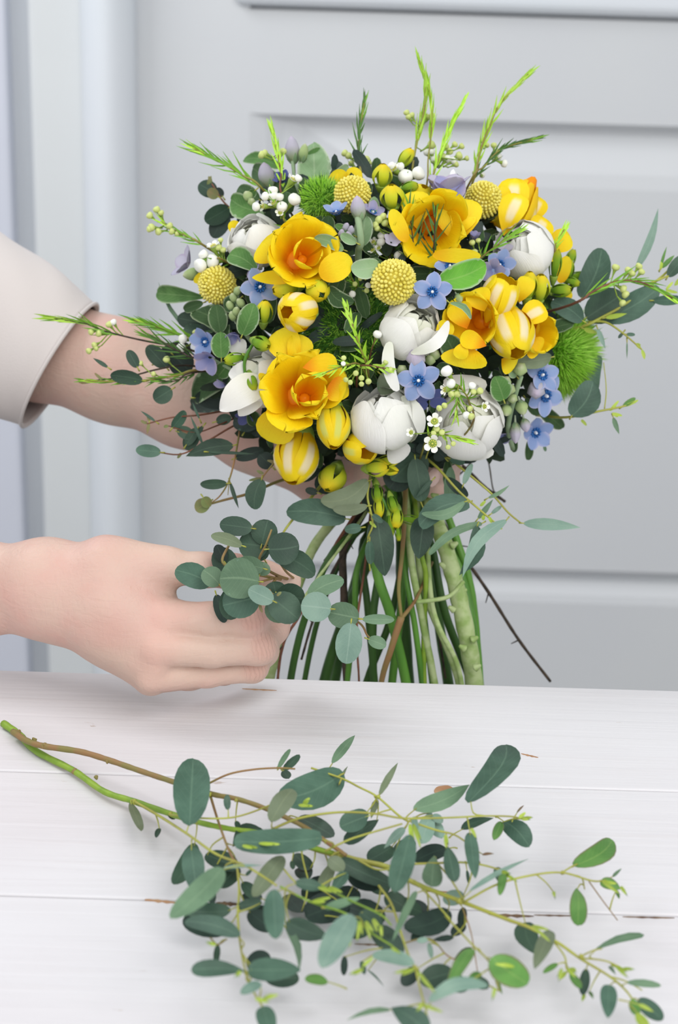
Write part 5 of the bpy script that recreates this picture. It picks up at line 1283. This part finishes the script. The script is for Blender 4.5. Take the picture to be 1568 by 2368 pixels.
sprig('thin waxflower twig lying on the big lower left bloom', [(830, 842, .815), (800, 845, .806), (770, 855, .80), (745, 865, .80)], 40, 9, 'B', 3.6, 1.8, .1, .7, [(795, 828, 6, 'g'), (794, 841, 5, 'w')], lower=[(850, 950, .90), (850, 880, .84)])
sprig('waxflower sprig with tiny buds right of the orange-yellow bloom', [(835, 700, .855), (825, 665, .838), (810, 640, .832), (795, 615, .83)], 36, 6, 'M', 4, 2.0, .0, .8, [(821, 657, 6, 'g'), (848, 672, 6, 'g'), (815, 680, 7, 'w'), (851, 660, 6, 'w'), (790, 650, 6, 'g'), (833, 645, 5, 'g')], lower=[(860, 850, .93), (845, 760, .90)])
sprig('bright waxflower tip behind the orange-yellow bloom', [(728, 530, .862), (720, 500, .858), (712, 470, .858), (705, 440, .86)], 40, 8, 'B', 5, 2.0, .0, .5, [(729, 472, 10, 'w')], lower=lo(728, 530))
sprig('white waxflower cluster over the upper left ranunculus', [(670, 530, .858), (655, 500, .85), (640, 470, .846), (625, 445, .846)], 34, 9, 'M', 4.5, 2.0, .0, .6,
      [(676, 416, 12, 'c'), (690, 412, 8, 'w'), (681, 461, 13, 'w'), (631, 440, 10, 'w'), (613, 454, 9, 'w'), (632, 452, 10, 'w'), (646, 455, 9, 'w'), (634, 470, 11, 'c'), (652, 478, 11, 'w'), (592, 478, 9, 'w'), (610, 477, 10, 'c'), (648, 492, 9, 'c')], lower=lo(670, 530))
sprig('row of open waxflowers at the top beside the lilac bloom', [(930, 440, .868), (935, 420, .864), (940, 405, .862)], 30, 12, 'M', 4, 2, .0, .5, [(914, 392, 13, 'c'), (925, 385, 9, 'w'), (938, 408, 15, 'w'), (968, 401, 14, 'w'), (905, 383, 8, 'w')], lower=lo(930, 440))
sprig('waxflower buds above the left craspedia ball', [(530, 610, .865), (500, 600, .86), (470, 605, .86)], 30, 8, 'M', 4, 2, .0, .6, [(491, 604, 14, 'w'), (463, 614, 14, 'w'), (494, 570, 13, 'c'), (505, 572, 8, 'g'), (516, 578, 7, 'g'), (470, 588, 10, 'w'), (510, 555, 6, 'g')], lower=lo(530, 610))
sprig('waxflower sprig with cream buds lying on the lower right ranunculus', [(1085, 930, .806), (1072, 905, .80), (1060, 895, .80), (1055, 965, .80)], 40, 9, 'M', 4, 2, .1, .8,
      [(1033, 858, 12, 'w'), (1043, 887, 10, 'w'), (1030, 901, 11, 'c'), (1044, 912, 8, 'g'), (1057, 912, 8, 'g'), (1092, 892, 8, 'w'), (1095, 906, 7, 'g'), (1110, 904, 8, 'g'), (1028, 938, 7, 'g'), (1016, 944, 7, 'g'), (1087, 945, 7, 'g'), (1078, 960, 8, 'w'), (1090, 963, 8, 'g'), (1120, 940, 10, 'c')], lower=[(1000, 1080, .90), (1090, 985, .82)])
sprig('open waxflowers and lime needles between the two lower ranunculus', [(985, 1020, .835), (1000, 1000, .82), (1030, 1005, .808), (1080, 1018, .802)], 44, 9, 'B', 4.5, 2, .1, .45, [(1001, 1025, 17, 'c'), (1005, 975, 15, 'c'), (1010, 992, 7, 'g'), (1022, 1000, 7, 'g'), (1003, 1002, 6, 'g'), (1036, 1034, 6, 'g'), (951, 1000, 9, 'c'), (1048, 1026, 6, 'g')], lower=[(960, 1090, .89), (975, 1050, .86)])
sprig('single waxflower bud twig between centre moss and white ranunculus', [(855, 830, .83), (862, 800, .82), (870, 780, .818)], 24, 14, 'M', 3, 1.6, .0, .7, [(873, 773, 9, 'w')], lower=[(860, 900, .90), (856, 860, .86)], stemmat=M_TWIGR)

# --- eucalyptus in the bouquet
def euc(label, stems, rows, tips=(), sm='olive', grp='eucalyptus sprigs in the bouquet', name='eucalyptus_sprig'):
    x, y, z = stems[0][1][0]; t_ = thing(name, label, 'sprig', W(x, y, z), grp)
    mt = {'olive': SM['olive'], 'brown': SM['brown'], 'red': M_TWIGR, 'dark': M_TWIG}[sm]
    for r, pts in stems:
        z = pts[0][2]; rr = np.linspace(M(r, z), M(r * .6, z), len(pts))
        mk('twig', *tube([W(*p) for p in pts], rr, 7, 6)[:2], mt, t_)
    for r in rows:
        a = r.split(); bleaf(t_, *map(float, a[:5]), a[5], zc=float(a[6]), shape=a[7] if len(a) > 7 else 'oval', side=float(a[8]) if len(a) > 8 else 0., bend=float(a[9]) if len(a) > 9 else .05, cup=float(a[10]) if len(a) > 10 else .1, pet=True)
    for x, y, z, dx, dy in tips:
        for q in range(2):
            b = W(x, y, z); t = W(x + dx * (1 - .3 * q) + rng.uniform(-4, 4), y + dy * (1 - .3 * q) + rng.uniform(-4, 4), z)
            leafobj('leaf_bud', t_, leaf(b, t, M(7, z), -nrm(b - CAM), 'oval', th=.001, nv=6, nu=3), E['y' if sm == 'olive' else 'r'])
    return t_
euc('eucalyptus sprig with large dark leaves and thin twigs reaching far right', [(4, [(1240, 760, .93), (1330, 760, .90), (1400, 730, .895), (1450, 700, .90), (1530, 640, .905), (1568, 600, .91)]), (3, [(1360, 745, .898), (1400, 745, .893), (1440, 770, .89), (1484, 808, .89)]), (3, [(1490, 660, .90), (1540, 640, .90), (1600, 610, .91)])],
    ['1345 690 1392 574 66 d .905 oval .08', '1355 735 1440 680 76 D .898 oval 0', '1390 740 1525 665 62 d .902 oval .05', '1348 742 1275 698 48 d .888 oval .08', '1510 695 1580 692 24 d .90 oval', '1470 625 1522 482 20 b .91 lance .06', '1545 640 1585 590 30 D .90 oval', '1382 760 1400 806 12 b .892 lance', '1448 773 1469 774 9 d .89 oval', '1440 770 1430 782 8 D .89', '1400 735 1450 725 12 y .893 lance', '1450 790 1450 830 4 g .89 lance', '1527 620 1542 570 7 G .905 lance', '1530 620 1560 590 12 G .905 lance', '1350 760 1382 770 12 y .895 lance'],
    [(1484, 808, .89, 10, 20), (1470, 795, .89, 12, 10), (1560, 660, .90, 12, -16), (1540, 670, .90, 20, -18), (1527, 625, .905, 6, -30), (1540, 672, .90, 26, 4)])
euc('eucalyptus sprig low at the right, two rounded leaves and a pale green tip', [(3.2, [(1240, 960, .93), (1310, 965, .90), (1390, 950, .895), (1440, 940, .895), (1470, 930, .895)]), (1.6, [(1398, 945, .895), (1402, 900, .895), (1396, 838, .895)])],
    ['1322 962 1372 882 66 d .893 oval .1', '1375 905 1385 822 46 b .91 oval -.15', '1418 965 1432 1004 12 g .895 lance', '1440 940 1470 920 12 G .895 oval'], [(1445, 940, .895, 28, -18), (1410, 950, .895, 20, -20), (1415, 955, .895, 26, 10), (1345, 970, .895, 10, 12)])
euc('eucalyptus sprig behind the upper left, reddish round leaves', [(3, [(640, 560, .93), (560, 500, .92), (520, 470, .92), (490, 425, .925)])],
    ['530 480 474 512 44 D .915 oval', '525 490 492 550 44 k .92 oval', '500 450 460 425 40 D .925 oval', '505 455 480 440 26 r .92 oval', '515 455 500 435 20 k .925 oval', '525 490 545 500 20 k .92'], [(488, 425, .925, -4, -18), (480, 430, .925, 8, -22)], 'red')
euc('thin eucalyptus twigs with tiny leaves hanging over the forearm', [(2.6, [(600, 940, .92), (520, 950, .895), (460, 960, .88), (400, 965, .878), (340, 980, .878)]), (2.6, [(600, 960, .92), (540, 985, .89), (480, 1020, .88), (420, 1050, .876), (365, 1046, .876)]), (2.2, [(560, 960, .90), (500, 985, .884), (450, 1000, .88), (390, 985, .878)])],
    ['372 1046 314 1040 30 d .874 oval', '398 990 428 950 26 d .878 oval', '410 992 448 1010 30 D .88 round', '360 975 325 950 7 d .878 lance', '430 1030 455 990 24 D .88', '462 970 445 930 6 d .878 lance', '345 978 340 1005 8 r .878 lance', '455 995 430 1040 36 D .884', '500 975 535 965 26 D .89 round', '540 1030 430 1055 40 D .87 lance .06', '470 1030 440 960 8 d .874 lance', '480 1045 590 1050 8 D .868 lance', '565 1000 595 955 40 k .89', '545 1060 610 1040 30 k .88 oval', '610 970 590 1010 44 k .89', '530 930 590 1000 40 k .90', '450 920 560 920 50 k .90', '470 985 450 1010 12 D .88', '415 1000 440 1010 16 r .88'],
    [(340, 980, .878, -14, -6), (365, 1046, .876, -20, 6), (420, 1048, .876, -10, 12), (390, 985, .878, -14, 2), (345, 975, .878, -6, -20)], 'red')
euc('eucalyptus sprig at left whose small leaves hang before the arm', [(2.6, [(480, 850, .90), (420, 845, .885), (360, 855, .88), (300, 870, .88), (220, 880, .88)]), (2.4, [(480, 830, .90), (420, 800, .888), (340, 790, .885)])],
    ['397 900 356 925 42 D .872 oval', '318 850 296 810 26 D .874 oval', '330 880 255 868 34 D .874 oval .05', '385 850 340 800 40 D .89 oval', '400 820 440 860 60 k .90', '360 840 440 800 50 k .905 oval', '250 850 215 828 10 D .874 lance', '480 750 410 735 44 D .90 oval'], [(220, 880, .88, -30, 4), (240, 882, .88, -24, -20), (205, 880, .88, -24, 8)], 'dark')
euc('brown eucalyptus twig sticking out at lower left, below the arm', [(4, [(760, 1090, .93), (660, 1108, .90), (580, 1140, .885), (520, 1156, .88), (484, 1166, .878)]), (2.4, [(560, 960, .90), (545, 1050, .87), (530, 1110, .865), (510, 1145, .868), (490, 1162, .87)]), (2.4, [(650, 1020, .90), (640, 1060, .868), (610, 1100, .866), (600, 1125, .866)]), (1.4, [(530, 1112, .865), (527, 1145, .865)])],
    ['484 1160 452 1180 34 r .876 round', '470 1150 486 1172 26 r .872 round', '605 1108 588 1178 46 D .862 oval .08', '525 1118 463 1120 24 D .864 oval', '532 1115 552 1176 10 D .866 lance', '590 1120 575 1145 20 r .866 oval', '630 1080 600 1050 40 k .875'], [(610, 1095, .866, -20, -4), (605, 1105, .866, -26, 10), (640, 1070, .866, -26, -4)], 'brown')
euc('eucalyptus under the front blooms with broad grey-green leaves', [(3, [(860, 1060, .90), (855, 1110, .865), (850, 1150, .86), (862, 1210, .86), (850, 1250, .862), (856, 1320, .865)]), (4, [(760, 1100, .90), (720, 1150, .875), (670, 1210, .87), (650, 1240, .87)])],
    ['800 1200 662 1183 62 d .866 oval .06', '852 1112 742 1160 52 o .860 oval -.14 .1', '850 1170 770 1178 26 o .858 oval -.08', '735 1140 706 1132 18 k .87', '836 1220 797 1225 24 d .858 oval', '872 1200 890 1332 62 D .864 ovate 0', '855 1250 857 1305 22 d .858 oval', '940 1080 900 1130 70 k .872', '975 1040 905 1110 90 D .868 ovate', '960 1060 975 1160 52 D .862 oval', '880 1080 840 1110 60 k .885', '845 1130 880 1190 50 k .88', '800 1090 730 1130 60 k .895', '740 1060 690 1110 50 k .89', '860 1190 885 1208 16 d .856 oval', '1000 1110 962 1150 12 D .858 lance'],
    [(855, 1205, .86, 14, 12), (850, 1250, .86, 12, 8)])
euc('trailing eucalyptus at lower right with long curling sickle leaves', [(3.4, [(960, 1040, .89), (1010, 1080, .862), (1060, 1135, .856), (1105, 1175, .856), (1152, 1215, .858)]), (3.2, [(1000, 1030, .89), (1045, 1065, .87), (1100, 1110, .865), (1140, 1145, .865), (1175, 1185, .866), (1205, 1210, .868)]), (2.2, [(960, 1130, .87), (975, 1165, .862), (985, 1190, .86)]), (2, [(985, 1060, .86), (990, 1045, .855), (995, 1035, .85)])],
    ['1210 1210 1342 1220 28 b .866 lance -.03', '1084 1162 970 1215 54 d .850 strap .14', '1076 1160 975 1188 24 g .846 oval -.16', '1115 1210 992 1282 20 g .858 strap .10', '1104 1215 1062 1330 40 d .854 lance -.16', '1172 1202 1070 1335 32 b .852 lance .14', '980 1195 968 1292 56 D .864 ovate', '1032 1105 1082 1148 26 k .862 oval', '1072 1120 1092 1072 16 b .858 oval', '1128 1152 1178 1122 10 g .86 lance .05', '1105 1200 1140 1155 14 g .866 lance', '1040 1175 1042 1080 28 g .872 oval', '1136 1188 1160 1170 10 b .868 oval', '1040 1060 1075 1070 20 d .866', '1030 1060 1010 1040 40 k .87'],
    [(1152, 1215, .858, 10, 6), (1130, 1195, .856, 10, 16), (1110, 1170, .856, 12, -8), (1120, 1190, .857, -6, 14)])
sx = euc('red-brown woody eucalyptus stem forking among the flower stems', [(6.5, [(938, 1090, .90), (936, 1180, .885), (930, 1280, .88), (922, 1360, .88), (928, 1428, .882)]), (9, [(928, 1428, .882), (905, 1500, .885), (880, 1590, .895), (870, 1750, .91)]), (5.5, [(928, 1430, .882), (945, 1410, .886), (965, 1380, .895), (1000, 1300, .92)])], [], sm='brown')
# loose dark twigs among the stems
for lb, pts, r in (('thin dark twig sticking out at lower right towards the table', [(1000, 1160, .95), (1055, 1260, .955), (1130, 1370, .96), (1200, 1480, .965), (1273, 1576, .97)], 4.5),
        ('short dark twig pointing right just below the white ranunculus', [(960, 1010, .96), (1060, 1070, .965), (1120, 1125, .97), (1168, 1160, .975)], 4.5),
        ('thin twig crossing behind the dark one at right', [(1060, 1100, .975), (1120, 1050, .975), (1140, 1130, .975), (1150, 1140, .975)], 2),
        ('crooked brown twig at the left of the stems', [(860, 1130, .92), (770, 1270, .90), (700, 1410, .90), (655, 1490, .905), (640, 1600, .915), (638, 1700, .92)], 4),
        ('dark twig hanging short among the left stems', [(850, 1180, .92), (760, 1340, .91), (722, 1440, .91), (697, 1525, .912)], 3.6),
        ('rough dark bark twig in the middle of the stems', [(880, 1130, .93), (800, 1240, .92), (796, 1400, .92), (802, 1600, .93), (804, 1750, .94)], 10),
        ('thin black twig among the right stems', [(960, 1160, .93), (1000, 1380, .925), (1020, 1500, .93), (1030, 1568, .932)], 3.6),
        ('forked pale twig crossing the left stems', [(850, 1180, .92), (800, 1250, .895), (740, 1330, .892), (690, 1400, .895)], 4),
        ('curved brown twig beside the rough bark', [(860, 1150, .92), (845, 1300, .90), (825, 1450, .90), (830, 1570, .905), (832, 1700, .92)], 3)):
    t_ = thing('twig', lb, 'twig', W(*pts[0]), 'loose twigs among the bouquet stems'); z = pts[1][2]
    mk('bark', *tube([W(*p) for p in pts], np.linspace(M(r, z), M(r * .8, z), len(pts)), 7, 8, .08)[:2], M_TWIGR if 'brown' in lb else (M_STEMP if 'pale' in lb else M_TWIG), t_)
    if r >= 4:
        for k in range(1, len(pts) - 1):
            p = W(*pts[k]); q = p + img_dir(rng.uniform(-1, 1), rng.uniform(-.3, 1), rng.uniform(-.5, .5)) * M(34, z)
            mk('side_twig', *tube([p, q], [M(2, z), M(1.2, z)], 5, 2)[:2], M_TWIG, t_)
# extra flower stems showing below the grip
for i, (lb, pts, r, m_) in enumerate((('broad green leaf-like stem at the far right of the bundle', [(1010, 1130, .945), (1060, 1260, .94), (1092, 1380, .94), (1112, 1600, .95)], 9, M_STEMM),
        ('bright green short stem right of the brown fork', [(955, 1130, .93), (975, 1280, .90), (985, 1340, .90), (980, 1500, .91), (985, 1700, .93)], 6, M_STEMG),
        ('pale hooked side stem crossing right', [(1072, 1345, .89), (1040, 1378, .886), (1000, 1388, .886), (965, 1392, .888)], 5, M_STEMP),
        ('slim green stem left of the brown fork', [(900, 1140, .93), (880, 1300, .91), (862, 1450, .91), (868, 1700, .93)], 9, M_STEMD),
        ('pale slanting stem at the right', [(985, 1140, .93), (1000, 1400, .898), (1060, 1545, .905), (1080, 1700, .93)], 6, M_STEMP),
        ('dark green stem deep in the bundle', [(930, 1140, .95), (930, 1350, .945), (945, 1600, .95)], 14, M_STEMD),
        ('dark green stem at the back right of the bundle', [(960, 1140, .96), (1000, 1350, .955), (1040, 1600, .96)], 12, M_STEMD),
        ('dark green stem at the back left of the bundle', [(900, 1140, .96), (820, 1350, .955), (770, 1600, .96)], 11, M_STEMD),
        ('light green stem left of the middle', [(905, 1140, .94), (830, 1300, .915), (820, 1420, .915), (800, 1600, .93)], 7, M_STEMM))):
    t_ = thing('flower_stem', lb, 'stem', W(*pts[0]), 'cut stems under the grip'); z = pts[1][2]
    mk('stalk', *tube([W(*p) for p in pts], np.linspace(M(r, z), M(r * 1.05, z), len(pts)), 9, 8, .04)[:2], m_, t_)
# knobs on the thick pale stem
for x, y, s in ((1010, 1150, -1), (1045, 1262, 1), (1030, 1310, -1), (1066, 1370, 1), (1050, 1410, -1), (1092, 1480, 1), (1075, 1500, -1), (1098, 1545, 1)):
    p = W(x, y, .902); q = p + img_dir(s * .9, -.5, .3) * M(15, .9)
    mk('stem_knob', *tube([p, (p + q) / 2, q], [M(10, .9), M(7, .9), M(4, .9)], 7, 3)[:2], M_STEMP, r2)

# --- held sprig
hs = euc('round-leaved eucalyptus sprig held between thumb and fingers of the lower hand',
    [(3.6, [(690, 1345, .80), (640, 1330, .775), (600, 1300, .765), (615, 1260, .76), (628, 1225, .762)]), (3.6, [(650, 1340, .775), (560, 1320, .76), (515, 1300, .758), (530, 1260, .762), (545, 1232, .765), (580, 1218, .768), (600, 1220, .77)]),
     (3.6, [(640, 1335, .775), (625, 1370, .758), (690, 1400, .752), (760, 1408, .752), (830, 1440, .755), (850, 1470, .757), (870, 1485, .76)]), (3, [(640, 1335, .775), (580, 1350, .756), (500, 1355, .756)]), (3, [(690, 1345, .80), (660, 1320, .77), (640, 1280, .765), (655, 1255, .765)])],
    ['583 1222 508 1212 46 D .764 oval', '560 1262 488 1238 28 o .756 oval .05', '605 1260 620 1202 62 D .768 round', '600 1270 565 1245 0.1 d .77', '620 1265 552 1255 70 D .770 oval', '612 1295 570 1225 60 D .772 oval', '620 1270 692 1262 76 D .755 round .05', '640 1282 728 1330 56 D .764 oval -.08', '488 1350 405 1318 58 d .758 oval .06', '520 1300 500 1260 30 k .77', '540 1325 500 1270 58 D .772 oval', '508 1352 470 1318 48 g .752 oval .05', '610 1315 550 1298 42 g .752 oval', '600 1330 612 1300 40 g .756',
     '600 1345 508 1338 96 g .744 oval .06', '560 1350 525 1432 62 D .756 oval .05', '600 1380 515 1400 80 d .750 oval', '632 1390 575 1362 44 b .738 round', '625 1380 690 1432 72 D .750 round', '640 1380 632 1345 50 D .760', '640 1375 705 1385 66 D .758 oval', '640 1378 655 1440 68 g .754 oval', '766 1408 696 1400 70 b .746 round', '712 1378 795 1340 46 g .752 oval -.06', '830 1430 758 1415 62 g .752 oval', '812 1440 800 1535 62 b .744 oval', '838 1432 912 1433 24 g .750 oval', '852 1478 893 1494 30 g .752 oval', '500 1375 520 1440 30 k .765'],
    [(600, 1395, .742, 6, 26), (640, 1378, .742, 10, -8)], sm='brown', grp=None)
hs['label'] = 'round-leaved eucalyptus sprig held in the lower hand'

# --- dense inner foliage that fills the bouquet
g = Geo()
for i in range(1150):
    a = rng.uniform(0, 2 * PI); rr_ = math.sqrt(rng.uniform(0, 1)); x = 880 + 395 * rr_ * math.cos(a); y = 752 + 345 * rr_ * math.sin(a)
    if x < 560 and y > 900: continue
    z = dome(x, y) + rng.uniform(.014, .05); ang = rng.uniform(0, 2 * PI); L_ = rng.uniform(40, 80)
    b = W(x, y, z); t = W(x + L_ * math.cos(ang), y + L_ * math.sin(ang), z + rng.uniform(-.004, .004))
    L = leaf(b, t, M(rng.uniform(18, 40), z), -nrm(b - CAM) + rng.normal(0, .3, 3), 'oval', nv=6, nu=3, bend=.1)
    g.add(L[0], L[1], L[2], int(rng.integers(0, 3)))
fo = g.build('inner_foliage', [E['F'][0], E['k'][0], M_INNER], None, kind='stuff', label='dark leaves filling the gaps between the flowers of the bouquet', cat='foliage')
